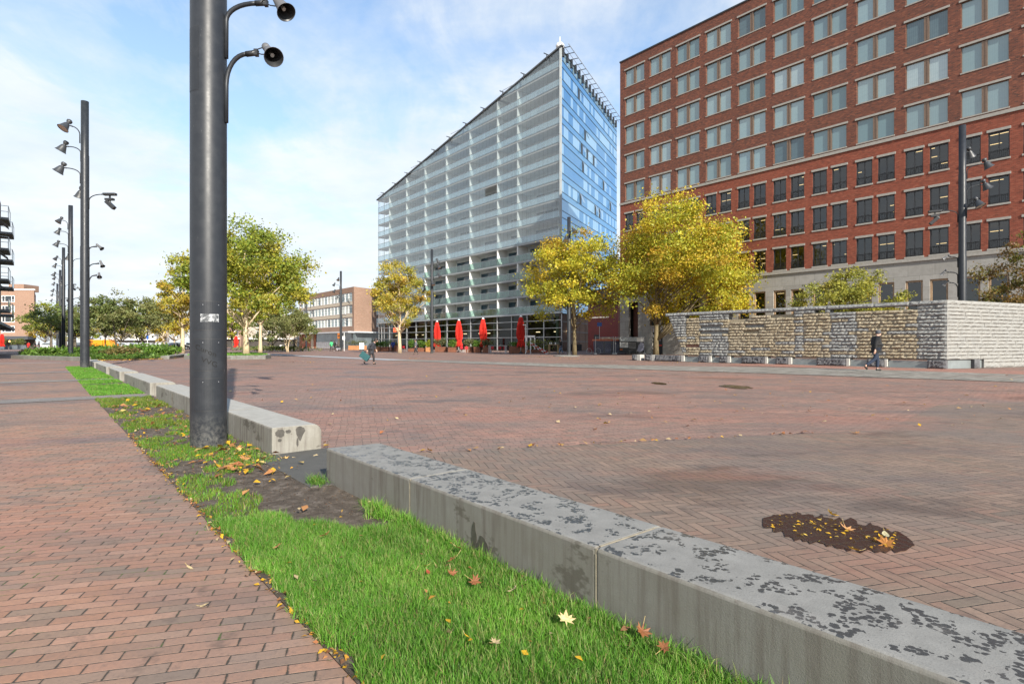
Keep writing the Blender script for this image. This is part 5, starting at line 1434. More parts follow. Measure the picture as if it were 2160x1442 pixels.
# round-ended bed of the broad plane tree
kp = [gp(395, 757), gp(440, 757.8), gp(500, 757.6), gp(555, 756.9), gp(566, 755.2), gp(560, 752), gp(520, 749.5), gp(430, 749.5), gp(397, 752)]
kerb('tree_bed_kerb', [p.xy for p in kp], .45, .30, 'long pale kerb round the grassy bed of the broad plane tree', closed=True)
sheet('tree_bed_grass', [p.xy for p in kp], .24, plain('bed_turf', (.12, .17, .03), .95, var=.4, scale=2.0))
cen = []
kv = [Vector((p.x, p.y)) for p in kp]
while len(cen) < 5000:
    x, y = random.uniform(-28, -15), random.uniform(43, 60)
    if inpoly(x, y, kv): cen.append((x, y, .26 + random.random() * .1))
cen = np.array(cen); o = link('grass', np_mesh('grass', leaf_quads(cen, .13, .1, .25), 4, np.array(G1)[RNG.integers(0, 5, len(cen))], M_leaf)); tag(o, kind='stuff')
T1.location.z = .2
c = gp(1195, 751)
ring = MB().lathe([(1.3, -.02), (1.3, .06), (1.0, .08), (0, .085)], 24, 0, cap=False).build('tree_ring', M_kerb, None, False, c); tag(ring, 'flat grey stone ring round the foot of the black pole and golden tree', 'tree surround')

# ------------------------------------------------------------------ terrace
M_redcloth = None
def cloth():
    t = NT('red_parasol_cloth'); v = t.coord(); n = t.noise(t.map(v, 0, (9, 9, 1.2)), 1, 5, .6)
    c = t.mix(t.step(n, .35, .65), (.40, .02, .015), (.60, .04, .025)); return t.done(t.mixs(.12, t.pbsdf(c, .8, t.bump(n, .02, .6), spec=.2), t.shader('ShaderNodeBsdfTranslucent', Color=(.7, .05, .03))))
M_redcloth = cloth()
M_corten = plain('corten_steel', (.17, .065, .035), .85, var=.3, scale=2.5)
M_terr = plain('terracotta_box', (.42, .19, .08), .8, var=.2, scale=2)
M_wood = plain('oak_slats', (.42, .27, .13), .7, var=.25, scale=6)
def parasol(base, label, first=None):
    if first:
        c = copy_tree(first); c.location = base; c.rotation_euler.z = random.uniform(0, 6); return tag(c, label)
    root = empty('folded_parasol', base, 0, label, 'parasol', 'folded red parasols on the terrace')
    MB().tube([(0, 0, 0), (0, 0, 4.72)], .045, 10).build('mast', M_white, root, True)
    MB().lathe([(.28, .0), (.28, .10), (.08, .14), (.06, .3)], 16).build('foot', M_black, root)
    m = MB(); seg = 32
    prof = [(.11, 4.62), (.24, 4.45), (.34, 3.9), (.41, 3.2), (.45, 2.5), (.42, 1.95), (.30, 1.66), (.38, 1.4), (.47, 1.1), (.47, .85)]
    for k, (r, z) in enumerate(prof):
        for q in range(seg):
            a = 2 * PI * q / seg; f = 1 + (.20 if q % 2 else -.17) * min(1, k / 3) + .10 * math.sin(3 * a + z * 2)
            m.v.append((r * f * math.cos(a + .12 * z), r * f * math.sin(a + .12 * z), z + (.10 * math.sin(5 * a) if k == len(prof) - 1 else 0)))
    for k in range(len(prof) - 1):
        for q in range(seg):
            a, b = k * seg + q, k * seg + (q + 1) % seg; m.f.append((a, b, b + seg, a + seg)[::-1]); m.m.append(0)
    m.build('canopy', M_redcloth, root)
    MB().lathe([(.36, 1.60), (.38, 1.64), (.38, 1.72), (.36, 1.76)], 20, cap=False).build('tie_strap', M_redcloth, root)
    MB().lathe([(.17, 4.6), (.19, 4.66), (.06, 4.78), (0, 4.8)], 16).build('cap', M_white, root)
    return root
random.seed(6)
p0 = parasol(at(1098.5, 72), 'rightmost folded red parasol, tallest in view, in front of the glass doors')
parasol(at(1019, 78), 'folded red parasol, third from the left on the terrace', p0)
parasol(at(968, 83), 'folded red parasol, second from the left on the terrace', p0)
parasol(at(922, 88), 'folded red parasol just right of the lamp pole on the terrace', p0)
def planter(px0, px1, Y, h, hp, mat, cols, label, seed, py=None):
    x0, x1 = at(px0, Y).x, at(px1, Y).x; w = x1 - x0
    o = empty('planter', ((x0 + x1) / 2, Y, 0), -.35, label, 'planter', 'planters along the cafe terrace')
    MB().box(-w / 2, w / 2, -.3, .3, 0, h).build('trough', mat, o, bevel=.02)
    MB().box(-w / 2 + .05, w / 2 - .05, -.26, .26, h + .001, h + .02).build('soil', M_soil, o)
    s = shrub((0, 0, h), w * .95, hp, 900, .16, cols, None, None, seed=seed, wy=.6, name='plant')
    for k in ('category',):
        if k in s: del s[k]
    s.parent = o
    return o
GR, GRY, YG = BR_G, [(.16, .17, .08), (.20, .19, .09), (.11, .13, .05)], [(.34, .36, .03), (.28, .30, .03), (.22, .28, .04)]
PL = [(787, 800, 92, .75, .8, M_terr, GR, 'terracotta planter right behind the woman with the green bag'), (802, 822, 92, .7, 1.0, M_corten, GR, 'dark rusty planter with low bushes left of the thin yellowish tree'), (824, 840, 90, 1.0, .4, M_corten, GRY, 'rusty planter touching the left side of the thin yellowish tree trunk'),
      (862, 874, 88, .5, 1.2, M_corten, GR, 'planter with a round green bush just left of the man in the grey jacket'), (882, 898, 87, .6, 1.0, M_corten, GR, 'planter with green bush right of the man in the grey jacket'), (899, 909, 86, .7, 1.0, M_terr, YG, 'orange planter with yellow-green bush left of the lamp pole'),
      (918, 944, 84, .75, 1.15, M_corten, GRY, 'rusty planter with grey shrub under the leftmost red parasol'), (946, 962, 82, .7, 1.0, M_corten, GR, 'rusty planter with green bush left of the second parasol'), (980, 998, 79.5, .8, .95, M_corten, GRY, 'rusty planter between the second and third parasols'),
      (1000, 1015, 78, .75, .9, M_corten, GR, 'rusty planter with dark green bush left of the third parasol'), (1019, 1036, 76.5, .75, .95, M_corten, GRY, 'rusty planter with grey bush right of the third parasol'), (1074, 1110, 72.5, .9, .5, M_corten, GR, 'wide dark rusty planter under the rightmost parasol'),
      (1112, 1158, 76, .45, 1.25, M_corten, YG[1:] + GRY, 'long low planter with yellowing hedge in front of the white glass doors'), (733, 775, 112, .85, 1.0, M_terr, GRY, 'wide orange planter box in front of the corner shop windows')]
for i, q in enumerate(PL): planter(*q, seed=70 + i)
M_redchair = plain('red_chair_plastic', (.48, .03, .04), .45)
def chair():
    root = empty('terrace_chair', (0, 0, 0), 0, 'x', 'chair', 'red chairs on the terrace')
    MB().box(-.22, .22, -.22, .22, .43, .46).build('seat', M_redchair, root, bevel=.01)
    MB().box(-.22, .22, .19, .22, .50, .86).build('backrest', M_redchair, root, bevel=.01)
    for a in (-1, 1):
        for b in (-1, 1): MB().tube([(a * .2, b * .2, .43), (a * .23, b * .23, 0)], .014, 6).build('leg', M_white, root)
    return root
c0_ = chair(); random.seed(8)
CH_ = [(975, 78.5, 'red terrace chair right beside the second parasol from the left'), (982, 77, 'red terrace chair between second and third parasols, nearer one'), (1041, 75.5, 'red terrace chair, leftmost of the three at the pale railing'), (1053, 75, 'red terrace chair in the middle of the three at the pale railing'), (1066, 74.5, 'red terrace chair right of the three, next to the wide planter'), (853, 89, 'red terrace chair beside the trunk of the thin yellowish tree')]
for i, (px, Y, lab) in enumerate(CH_):
    c = c0_ if i == 0 else copy_tree(c0_); c.location = at(px, Y); c.rotation_euler.z = random.uniform(-.8, .8) + PI; tag(c, lab)
def table(px, Y, w, h, label, mat):
    o = empty('bar_table', at(px, Y), -.3, label, 'table', 'terrace tables')
    MB().box(-w / 2, w / 2, -.35, .35, h - .05, h).build('table_top', mat, o)
    for a in (-1, 1):
        for b in (-1, 1): MB().box(a * (w / 2 - .1) - .04, a * (w / 2 - .1) + .04, b * .28 - .04, b * .28 + .04, 0, h - .051).build('leg', mat, o)
table(1168, 73, 1.35, 1.12, 'wooden bar table with white jugs left of the person in black', M_wood); table(1050, 74, 2.4, 1.0, 'long pale bar table behind the red chairs', M_steel)
for i, px in enumerate((1160, 1163.5, 1171.5)):
    o = MB().lathe([(.0, 0), (.06, 0), (.075, .1), (.05, .2), (.06, .27), (0, .27)], 12).build('jug', M_white, None, True, at(px, 73, 1.12)); tag(o, ['white jug at the left end of the wooden bar table', 'white jug second from left on the wooden bar table', 'taller-looking white jug at the right end of the wooden bar table'][i], 'jug', 'jugs on the bar table')
bar = empty('barrier_pole', at(1119, 70.5), 0, 'red and white striped barrier pole leaning down beside the yellowing hedge', 'barrier')
A_, B_ = Vector((0, 0, 1.35)), Vector((at(1155, 70.5).x - at(1119, 70.5).x, -.6, .12))
M_redp = plain('red_paint', (.55, .04, .02), .5)
for off in (0, .22):
    for k in range(8):
        MB().tube([A_.lerp(B_, k / 8) + Vector((0, 0, -off)), A_.lerp(B_, (k + 1) / 8) + Vector((0, 0, -off))], .055, 6).build('stripe', M_redp if (k + (off > 0)) % 2 else M_white, bar)
MB().tube([(0, .08, 0), (0, .08, 1.4)], .05, 8).tube([(B_.x, B_.y, 0), (B_.x, B_.y, .2)], .05, 8).build('barrier_post', M_white, bar)
bl = empty('bollard', at(1109, 69), 0, 'thin white post right of the rightmost parasol', 'post'); MB().tube([(0, 0, 0), (0, 0, 3.6)], .045, 8).build('post', M_white, bl); MB().box(-.35, .02, -.03, .03, 3.45, 3.55).build('hook', M_white, bl)
# A-board and heaters
ab = empty('sandwich_board', at(763, 104), .1, 'white sandwich board in front of the orange planter box', 'sign'); MB().box(-.42, .42, -.05, .05, .2, 1.4).build('board', M_white, ab, bevel=.02); MB().box(-.42, .42, -.08, .08, 0, .2).build('foot', M_black, ab)

# ------------------------------------------------------------------ building site fence, skip, posters, bicycle
ZF = 66.5
def fence_panel(px0, px1, label):
    x0, x1 = at(px0, ZF).x, at(px1, ZF).x; w = x1 - x0
    o = empty('site_fence', (x0, ZF, 0), 0, label, 'fence', 'galvanised site fence panels')
    MB().tube([(0, 0, 0), (0, 0, 2.05)], .035, 8).tube([(w - .08, 0, 0), (w - .08, 0, 2.05)], .035, 8).tube([(.035, 0, 1.98), (w - .115, 0, 1.98)], .022, 6).tube([(.035, 0, .15), (w - .115, 0, .15)], .022, 6).build('frame', M_steel, o)
    m = MB(); n = int(w / .13)
    for k in range(1, n): x = w * k / n; m.box(x - .004, x + .004, -.004, .004, .16, 1.97)
    for k in range(1, 8): m.box(.04, w - .12, -.0045, .0045, .15 + .24 * k - .004, .15 + .24 * k + .004)
    m.build('mesh', M_steel, o)
    for x in (0, w - .08): MB().box(x - .12, x + .12, -.3, .3, 0, .12).build('fence_foot', M_white, o)
    return o
fence_panel(1256, 1296, 'galvanised mesh fence panel in front of the blue waste container')
fp = fence_panel(1298, 1361, 'galvanised fence panel hung with a dark printed banner')
w = at(1361, ZF).x - at(1298, ZF).x
ban = empty('banner', (at(1306, ZF - .1).x, ZF - .1, 0), 0, 'dark printed banner with white and grey text panels hung on the site fence', 'banner')
MB().box(0, 2.95, -.01, .01, .22, 1.95).build('cloth', plain('dark_banner', (.03, .032, .036), .6), ban)
MB().box(.05, 2.05, -.03, -.011, 1.5, 1.98).build('light_strip', plain('mottled_banner', (.42, .45, .46), .7, var=.6, scale=9), ban)
tp = MB().box(.08, 1.05, -.03, -.011, .78, 1.38).build('text_panel', M_white, ban)
m = MB()
for k in range(4): m.box(.14, .14 + (.8, .62, .84, .5)[k], -.036, -.031, 1.24 - .12 * k, 1.285 - .12 * k)
m.build('text_line', M_black, tp)
MB().box(1.12, 1.95, -.03, -.011, 1.05, 1.38).box(1.12, 1.95, -.03, -.011, .66, 1.0).build('grey_panel', plain('grey_banner', (.13, .13, .13), .7, var=.3, scale=14), ban)
MB().box(.08, .38, -.03, -.011, .45, .62).build('orange_mark', plain('orange_mark', (.5, .12, .03)), ban)
MB().box(2.05, 2.90, -.03, -.011, 1.45, 1.95).build('white_patch', M_white, ban)
MB().prism([(2.1, .35), (2.4, .22), (2.9, .5), (2.85, 1.3), (2.5, 1.4), (2.25, 1.0)], .011, .03, 0, Matrix.Rotation(PI / 2, 4, 'X')).build('grey_figure', plain('grey_print', (.25, .26, .34)), ban)
sk = empty('waste_container', at(1290, ZF + 2.2), 0, 'dark blue waste container with orange rim behind the mesh fence', 'container')
MB().prism([(-2.0, 0), (1.6, 0), (1.85, 1.55), (-2.1, 1.55)], -.9, .9, 0, Matrix.Rotation(PI / 2, 4, 'X')).build('body', plain('navy_container', (.03, .035, .085), .5), sk, bevel=.03)
MB().box(-2.2, 1.95, -1.0, 1.0, 1.551, 1.75).build('rim', plain('orange_rim', (.55, .11, .02), .5), sk)
m = MB(); random.seed(3)
for k in range(9): m.box(-.7, .7, -.12, .12, -.05, .05, 0, Matrix.Translation((random.uniform(-1.2, 1.0), random.uniform(-.5, .5), 1.85)) @ Matrix.Rotation(random.uniform(-.6, .6), 4, 'Z') @ Matrix.Rotation(random.uniform(-.15, .15), 4, 'Y'))
m.build('scrap_timber', plain('scrap_timber', (.60, .48, .34), .8, var=.3), sk)
for x in (-1.1, -.2, .7): MB().box(x, x + .1, -.97, -.91, .1, 1.5).build('rib', M_black, sk)
def bicycle(px, Y, rz, label):
    o = empty('bicycle', at(px, Y), rz, label, 'bicycle', 'parked bicycles')
    for x in (-.52, .52):
        m = MB(); m.tube([(x + .33 * math.cos(2 * PI * k / 20), 0, .34 + .33 * math.sin(2 * PI * k / 20)) for k in range(21)], .018, 5, cap=False)
        for k in range(8): m.tube([(x, 0, .34), (x + .32 * math.cos(PI * k / 4), 0, .34 + .32 * math.sin(PI * k / 4))], .004, 3)
        m.build('wheel', M_black if rz else M_steel, o)
    MB().tube([(-.52, 0, .34), (-.1, 0, .32), (.38, 0, .78), (-.28, 0, .82), (-.1, 0, .32)], .016, 6).tube([(-.52, 0, .34), (-.28, 0, .82), (-.30, 0, .95)], .013, 6).tube([(.52, 0, .34), (.36, 0, .98)], .015, 6).build('frame', M_black, o)
    MB().tube([(.25, -.28, 1.02), (.38, -.2, 1.0), (.36, 0, .98), (.38, .2, 1.0), (.25, .28, 1.02)], .013, 6).build('handlebar', M_black, o)
    MB().box(-.42, -.18, -.07, .07, .95, 1.0).build('saddle', M_black, o, bevel=.02)
bicycle(1252, ZF + .6, 0.0, 'white-wheeled bicycle leaning at the left end of the site fence'); bicycle(1272, ZF + 1.6, .4, 'dark bicycle behind the mesh fence, left of the container')
bs = empty('street_sign', at(1264.5, 68), 0, 'small blue street sign on a thin pole before the dark red wall', 'sign'); MB().tube([(0, 0, 0), (0, 0, 3.6)], .03, 8).build('post', M_steel, bs); MB().box(-.28, .28, -.05, -.03, 3.3, 3.75).build('sign_plate', plain('blue_sign', (.02, .09, .35), .4), bs)
MB().box(-.5, .5, -.02, .02, 1.65, 1.72).build('crossbar', M_white, bs)

# ------------------------------------------------------------------ cars and far street furniture
def car(px, Y, rz, paint, label, first=None, van=False):
    o = empty('parked_car', at(px, Y), rz, label, 'car', 'cars parked along the far street')
    prof = [(-2.1, .35), (2.1, .35), (2.12, .62), (2.0, .82), (1.15, .95), (.55, 1.42), (-.9, 1.46), (-1.75, 1.0), (-2.08, .95), (-2.12, .55)]
    if van: prof = [(-2.4, .35), (2.4, .35), (2.42, .7), (2.2, 1.05), (1.7, 1.2), (1.3, 1.95), (-2.35, 2.0), (-2.42, .6)]
    MB().prism(prof, -.86, .86, 0, Matrix.Rotation(PI / 2, 4, 'X')).build('body', paint, o, bevel=.08)
    win = [(.95, .97), (.5, 1.36), (-.85, 1.39), (-1.45, 1.0)] if not van else [(1.45, 1.25), (1.2, 1.8), (.3, 1.82), (.3, 1.25)]
    for s in (-1, 1): MB().prism(win, -.005, .005, 0, Matrix.Translation((0, s * .863, 0)) @ Matrix.Rotation(PI / 2, 4, 'X')).build('side_window', M_shopglass, o)
    for x in (-1.3, 1.3):
        for s in (-1, 1):
            wme = MB().lathe([(0, -.1), (.2, -.1), (.31, -.09), (.31, .09), (.2, .1), (0, .1)], 18, 0, Matrix.Translation((x, s * .8, .31)) @ Matrix.Rotation(PI / 2, 4, 'X')).build('wheel', M_black, o)
            MB().lathe([(0, .0), (.17, .0), (.2, -.01)], 14, 0, Matrix.Translation((x, s * .91, .31)) @ Matrix.Rotation(-s * PI / 2, 4, 'X')).build('hubcap', M_steel, wme)
    for s in (-1, 1):
        MB().box(2.06, 2.13, s * .6 - .15, s * .6 + .15, .62, .76).build('headlight', M_white, o); MB().box(-2.14, -2.07, s * .62 - .12, s * .62 + .12, .7, .9).build('tail_light', M_redp, o)
    return o
P = {k: plain(k + '_car_paint', v, .25, .2, .03) for k, v in dict(silver=(.5, .51, .52), white=(.7, .7, .7), black=(.03, .03, .035), grey=(.2, .21, .22)).items()}
for q in [(108, 118, .05, P['silver'], 'silver car behind the left end of the planted bed'), (262, 121, .1, P['white'], 'white car seen between bushy trees right of the orange truck'), (284, 123, -.1, P['silver'], 'silver car right of the white one behind the bed'), (312, 120, .1, P['silver'], 'silver car behind the right end of the bed, near the bus stop sign'), (345, 122, 1.2, P['white'], 'white car nose-on left of the thin amber tree'), (362, 123, 1.2, P['grey'], 'grey car nose-on just left of the amber tree trunk'), (375, 121, 1.2, P['black'], 'black car nose-on touching the amber tree trunk'), (396, 124, 1.2, P['white'], 'white car right of the amber tree trunk beside the foreground pole'), (168, 125, 0, P['black'], 'black car behind the second pole')]: car(*q)
car(235, 150, .1, P['white'], 'white van behind the orange truck', van=True)
tk = empty('orange_truck', at(212, 112), 0, 'orange flatbed truck body with dark lettering behind the planted bed', 'truck')
M_or = plain('orange_truck_paint', (.75, .25, .01), .4)
MB().box(-2.3, 1.1, -1.1, 1.1, .75, 2.0).build('load_box', M_or, tk, bevel=.05); MB().prism([(1.15, .5), (2.9, .5), (2.9, 1.1), (2.5, 1.3), (2.2, 2.0), (1.15, 2.05)], -1.0, 1.0, 0, Matrix.Rotation(PI / 2, 4, 'X')).build('cab', M_or, tk, bevel=.05)
for x in (-1.4, 2.0):
    for s in (-1, 1): MB().lathe([(0, -.12), (.38, -.12), (.42, 0), (.38, .12), (0, .12)], 18, 0, Matrix.Translation((x, s * .95, .42)) @ Matrix.Rotation(PI / 2, 4, 'X')).build('wheel', M_black, tk)
m = MB()
for k in range(6): m.box(-1.9 + .22 * k, -1.76 + .22 * k, -1.125, -1.101, 1.45, 1.68)
m.build('lettering', M_black, tk); MB().box(-2.35, 2.9, -.4, .4, .5, .74).build('chassis', M_black, tk)
def sign(px, Y, h, label, plates, cat='sign'):
    o = empty('street_sign', at(px, Y), 0, label, cat, 'small street signs by the far road')
    MB().tube([(0, 0, 0), (0, 0, h)], .05, 8).build('post', M_white, o)
    for x0, x1, z0, z1, mat in plates: MB().box(x0, x1, -.07, -.055, z0, z1).build('sign_plate', mat, o)
sign(332, 110, 3.1, 'white bus stop sign with a long white top plate behind the bed', [(-.95, .1, 2.7, 3.1, M_white)])
sign(311, 115, 2.9, 'blue and white sign left of the bus stop sign', [(-.15, .25, 2.1, 2.9, bpy.data.materials['blue_sign'])])
sign(348, 116, 2.4, 'small pale blue sign right of the bus stop sign', [(-.2, .25, 1.8, 2.3, bpy.data.materials['blue_sign'])])
sign(371, 118, 2.6, 'round white sign beside the amber tree trunk', [(-.2, .25, 2.2, 2.6, M_white)])
sign(726, 97, 3.1, 'small white notice on a post right of the slim lamp pole', [(-.3, .15, 1.9, 2.5, M_white)])
bx = empty('info_cabinet', at(597, 100), .2, 'white electrical cabinet under the olive trees left of the shop building', 'cabinet'); MB().box(-.55, .55, -.2, .2, .1, 1.0).build('cabinet_body', M_white, bx, bevel=.03); MB().box(-.5, .5, -.16, .16, 0, .1).build('foot', M_black, bx)
pz = parasol(at(498, 118), 'red parasol far away right of the foreground pole, under the trees', p0); pz.scale = (.85, .85, .62)
pz = parasol(at(4, 125), 'red parasol at the far left edge in front of the cafe', p0); pz.scale = (.9, .9, .75)
for i, (px, Y, lab) in enumerate([(8, 128, 'grey planter with reeds at the far left edge of the cafe terrace'), (28, 130, 'grey planter with tall brown grass in front of the cafe, second from left'), (46, 132, 'grey planter with yellow grass left of the red ball-shaped coat')]):
    o = planter(px - 9, px + 9, Y, .9, 1.5, plain('slate_planter', (.12, .14, .16), .6) if i == 0 else bpy.data.materials['slate_planter'], GRY + YG[2:], lab, 95 + i)
hc = shrub(at(606, 95), 12, .8, 1500, .3, DARKG, 'low clipped green hedge under the olive trees left of the shop building', None, 'hedge', 'hedge', 44, 1.5)
# ------------------------------------------------------------------ people
SKIN = plain('skin', (.50, .30, .22), .5, var=.06)
def skin_graph(name, nodes, edges, mat, parent, sub=1):
    me = bpy.data.meshes.new(name); keys = list(nodes); ix = {k: i for i, k in enumerate(keys)}
    me.from_pydata([nodes[k][:3] for k in keys], [(ix[a], ix[b]) for a, b in edges], [])
    o = bpy.data.objects.new(name, me); COL.objects.link(o)
    md = o.modifiers.new('skin', 'SKIN'); md.use_smooth_shade = True
    if not me.skin_vertices: return o
    for k in keys:
        r = nodes[k][3]; v = me.skin_vertices[0].data[ix[k]]; v.radius = r if isinstance(r, tuple) else (r, r)
    me.skin_vertices[0].data[0].use_root = True
    s = o.modifiers.new('sub', 'SUBSURF'); s.levels = sub; s.render_levels = sub
    dg = bpy.context.evaluated_depsgraph_get(); dg.update()
    new = bpy.data.meshes.new_from_object(o.evaluated_get(dg)); bpy.data.objects.remove(o)
    new.materials.clear(); new.materials.append(mat)
    return link(name, new, parent)
def person(loc, h, heading, pose, clothes, label, coat=.82, hat=None, hair=(.03, .02, .015), sub=1, bulk=1.0):
    """pose: joint -> (forward, sideways, up) for a 1.75 m figure; heading 0 looks along +x"""
    root = empty('person', loc, heading, label, 'person', None); s = h / 1.75
    J = dict(pelvis=(0, 0, .95), spine=(.01, 0, 1.13), chest=(.02, 0, 1.32), neck=(.03, 0, 1.49), head=(.055, 0, 1.60), crown=(.05, 0, 1.69), nose=(.15, 0, 1.60), chin=(.10, 0, 1.535),
             hipL=(0, .09, .90), hipR=(0, -.09, .90), kneeL=(.06, .10, .49), kneeR=(-.02, -.10, .49), ankL=(0, .10, .09), ankR=(-.15, -.10, .12), toeL=(.17, .11, .03), toeR=(.0, -.11, .03),
             shL=(.0, .18, 1.42), shR=(.0, -.18, 1.42), elL=(-.05, .24, 1.15), elR=(-.03, -.24, 1.15), wrL=(.08, .25, .93), wrR=(.05, -.25, .92))
    J.update(pose); J = {k: Vector(v) * s for k, v in J.items()}
    def N(k, r): return (*J[k], tuple(q * s for q in r) if isinstance(r, tuple) else r * s)
    nd = dict(pelvis=N('pelvis', .105), spine=N('spine', .10), chest=N('chest', .115), neck=N('neck', .055), head=N('head', .083), crown=N('crown', .07), nose=N('nose', .017), chin=N('chin', .04))
    ed = [('pelvis', 'spine'), ('spine', 'chest'), ('chest', 'neck'), ('neck', 'head'), ('head', 'crown'), ('head', 'nose'), ('head', 'chin')]
    for S in 'LR':
        nd.update({'hip' + S: N('hip' + S, .085), 'knee' + S: N('knee' + S, .055), 'ank' + S: N('ank' + S, .038), 'toe' + S: N('toe' + S, .03), 'sh' + S: N('sh' + S, .058), 'el' + S: N('el' + S, .042), 'wr' + S: N('wr' + S, .027)})
        ed += [('pelvis', 'hip' + S), ('hip' + S, 'knee' + S), ('knee' + S, 'ank' + S), ('ank' + S, 'toe' + S), ('chest', 'sh' + S), ('sh' + S, 'el' + S), ('el' + S, 'wr' + S)]
        d = (J['wr' + S] - J['el' + S]).normalized(); pal = J['wr' + S] + d * .07 * s; nd['palm' + S] = (*pal, .034 * s); ed.append(('wr' + S, 'palm' + S))
        fwd = Vector((1, 0, 0)); fwd = (fwd - d * fwd.dot(d)).normalized(); inn = Vector((0, -1 if S == 'L' else 1, 0))
        for q in range(4):
            L = (.070, .082, .076, .058)[q] * s; b = pal + d * .02 * s + fwd * (.03 - .02 * q) * s; m1 = b + d * L * .55 + inn * .008 * s; m2 = m1 + d * L * .4 + inn * .022 * s
            for n_, p in ((f'f{q}a', b), (f'f{q}b', m1), (f'f{q}c', m2)): nd[n_ + S] = (*p, .0088 * s)
            ed += [('palm' + S, f'f{q}a' + S), (f'f{q}a' + S, f'f{q}b' + S), (f'f{q}b' + S, f'f{q}c' + S)]
        t1 = J['wr' + S] + d * .045 * s + fwd * .04 * s; t2 = t1 + d * .035 * s + fwd * .018 * s + inn * .012 * s
        nd['t1' + S] = (*t1, .011 * s); nd['t2' + S] = (*t2, .0095 * s); ed += [('wr' + S, 't1' + S), ('t1' + S, 't2' + S)]
    skin_graph('body', nd, ed, SKIN, root, sub)
    jk, tr, sh = clothes
    tn = dict(pelvis=N('pelvis', .135)); te = []
    for S in 'LR':
        a = J['ank' + S]; k_ = J['knee' + S]; hem = a + (k_ - a).normalized() * .03 * s
        tn.update({'hip' + S: N('hip' + S, .105), 'knee' + S: N('knee' + S, .078), 'ank' + S: (*hem, .062 * s)}); te += [('pelvis', 'hip' + S), ('hip' + S, 'knee' + S), ('knee' + S, 'ank' + S)]
    skin_graph('trousers', tn, te, tr, root, sub)
    hemz = J['pelvis'] + Vector((0, 0, (coat - .95) * s))
    jn = dict(pelvis=N('pelvis', .158 * bulk), hem=(*hemz, .165 * s * bulk), spine=N('spine', .158 * bulk), chest=N('chest', .162 * bulk), collar=(*(J['neck'] - Vector((0, 0, .035 * s))), .08 * s)); je = [('pelvis', 'hem'), ('pelvis', 'spine'), ('spine', 'chest'), ('chest', 'collar')]
    for S in 'LR':
        d = (J['wr' + S] - J['el' + S]).normalized()
        jn.update({'sh' + S: N('sh' + S, .088 * bulk), 'el' + S: N('el' + S, .066 * bulk), 'wr' + S: (*(J['wr' + S] - d * .015 * s), .05 * s)}); je += [('chest', 'sh' + S), ('sh' + S, 'el' + S), ('el' + S, 'wr' + S)]
    skin_graph('jacket', jn, je, jk, root, sub)
    for S in 'LR':
        a, t = J['ank' + S], J['toe' + S]; heel = a + (a - t) * .28; heel.z = a.z - .045 * s
        skin_graph('shoe', dict(a=(*(a + Vector((0, 0, -.01 * s))), .052 * s), h=(*heel, .042 * s), b=(*a.lerp(t, .55), .05 * s), t=(*t, .04 * s)), [('a', 'h'), ('a', 'b'), ('b', 't')], sh, root, sub)
    c = J['crown'] - Vector((.012 * s, 0, -.0)); m = MB()
    M = Matrix.Translation(J['head'].lerp(J['crown'], .62) + Vector((-.014, 0, .0)) * s)
    m.lathe([(.095 * s, -.04 * s), (.107 * s, .0), (.105 * s, .045 * s), (.085 * s, .095 * s), (.045 * s, .118 * s), (0, .122 * s)], 16, 0, M, cap=False)
    if hat:
        o = m.build('cap', hat, root, True); p = J['head'].lerp(J['crown'], .55); MB().box(.06 * s, .165 * s, -.065 * s, .065 * s, .012 * s, .024 * s, 0, Matrix.Translation(p)).build('peak', hat, o, bevel=.004)
    else:
        mm = plain('hair_tone', hair, .6); m.lathe([(.085 * s, -.13 * s), (.1 * s, -.06 * s), (.1 * s, .0)], 12, 0, Matrix.Translation(J['head'].lerp(J['crown'], .62) + Vector((-.035, 0, .0)) * s), cap=False); m.build('hair', mm, root, True)
    for y in (-.032, .032): MB().lathe([(0, -.012 * s), (.011 * s, 0), (0, .012 * s)], 8, 0, Matrix.Translation(J['head'] + Vector((.074, y, .022)) * s)).build('eye', M_black, root)
    for y in (-.086, .086): MB().lathe([(0, -.03 * s), (.016 * s, 0), (0, .03 * s)], 8, 0, Matrix.Translation(J['head'] + Vector((.0, y, .0)) * s)).build('ear', SKIN, root)
    MB().box(.082 * s, .094 * s, -.022 * s, .022 * s, -.048 * s, -.04 * s, 0, Matrix.Translation(J['head'])).build('mouth', plain('lips', (.3, .1, .09)) if 'lips' not in bpy.data.materials else bpy.data.materials['lips'], root)
    return root
def cl(name, c, r=.85): return plain(name, c, r, var=.2, scale=7)
BLK, JEAN, SHOE = cl('black_jacket_cloth', (.010, .010, .011)), cl('blue_denim', (.013, .022, .045)), cl('dark_shoe_leather', (.018, .015, .013), .5)
# man by the stone wall, walking to the right
p = gp(1848, 782.5)
WALK1 = dict(kneeL=(.10, .09, .50), ankL=(.09, .09, .10), toeL=(.26, .10, .035), kneeR=(-.10, -.09, .50), ankR=(-.47, -.09, .24), toeR=(-.40, -.10, .06), elR=(-.14, -.26, 1.16), wrR=(-.17, -.27, .90), elL=(.02, .24, 1.16), wrL=(.16, .24, .98), pelvis=(0, 0, .96), spine=(.03, 0, 1.13), chest=(.03, 0, 1.33), neck=(.05, 0, 1.48), head=(.10, 0, 1.585), crown=(.095, 0, 1.675), nose=(.195, 0, 1.575), chin=(.145, 0, 1.515))
m1 = person(p, 1.80, -.12, WALK1, (BLK, JEAN, SHOE), 'man in black jacket, jeans and dark flat cap walking right along the stone wall', .84, cl('charcoal_cap', (.06, .062, .07)), sub=2, bulk=1.2)
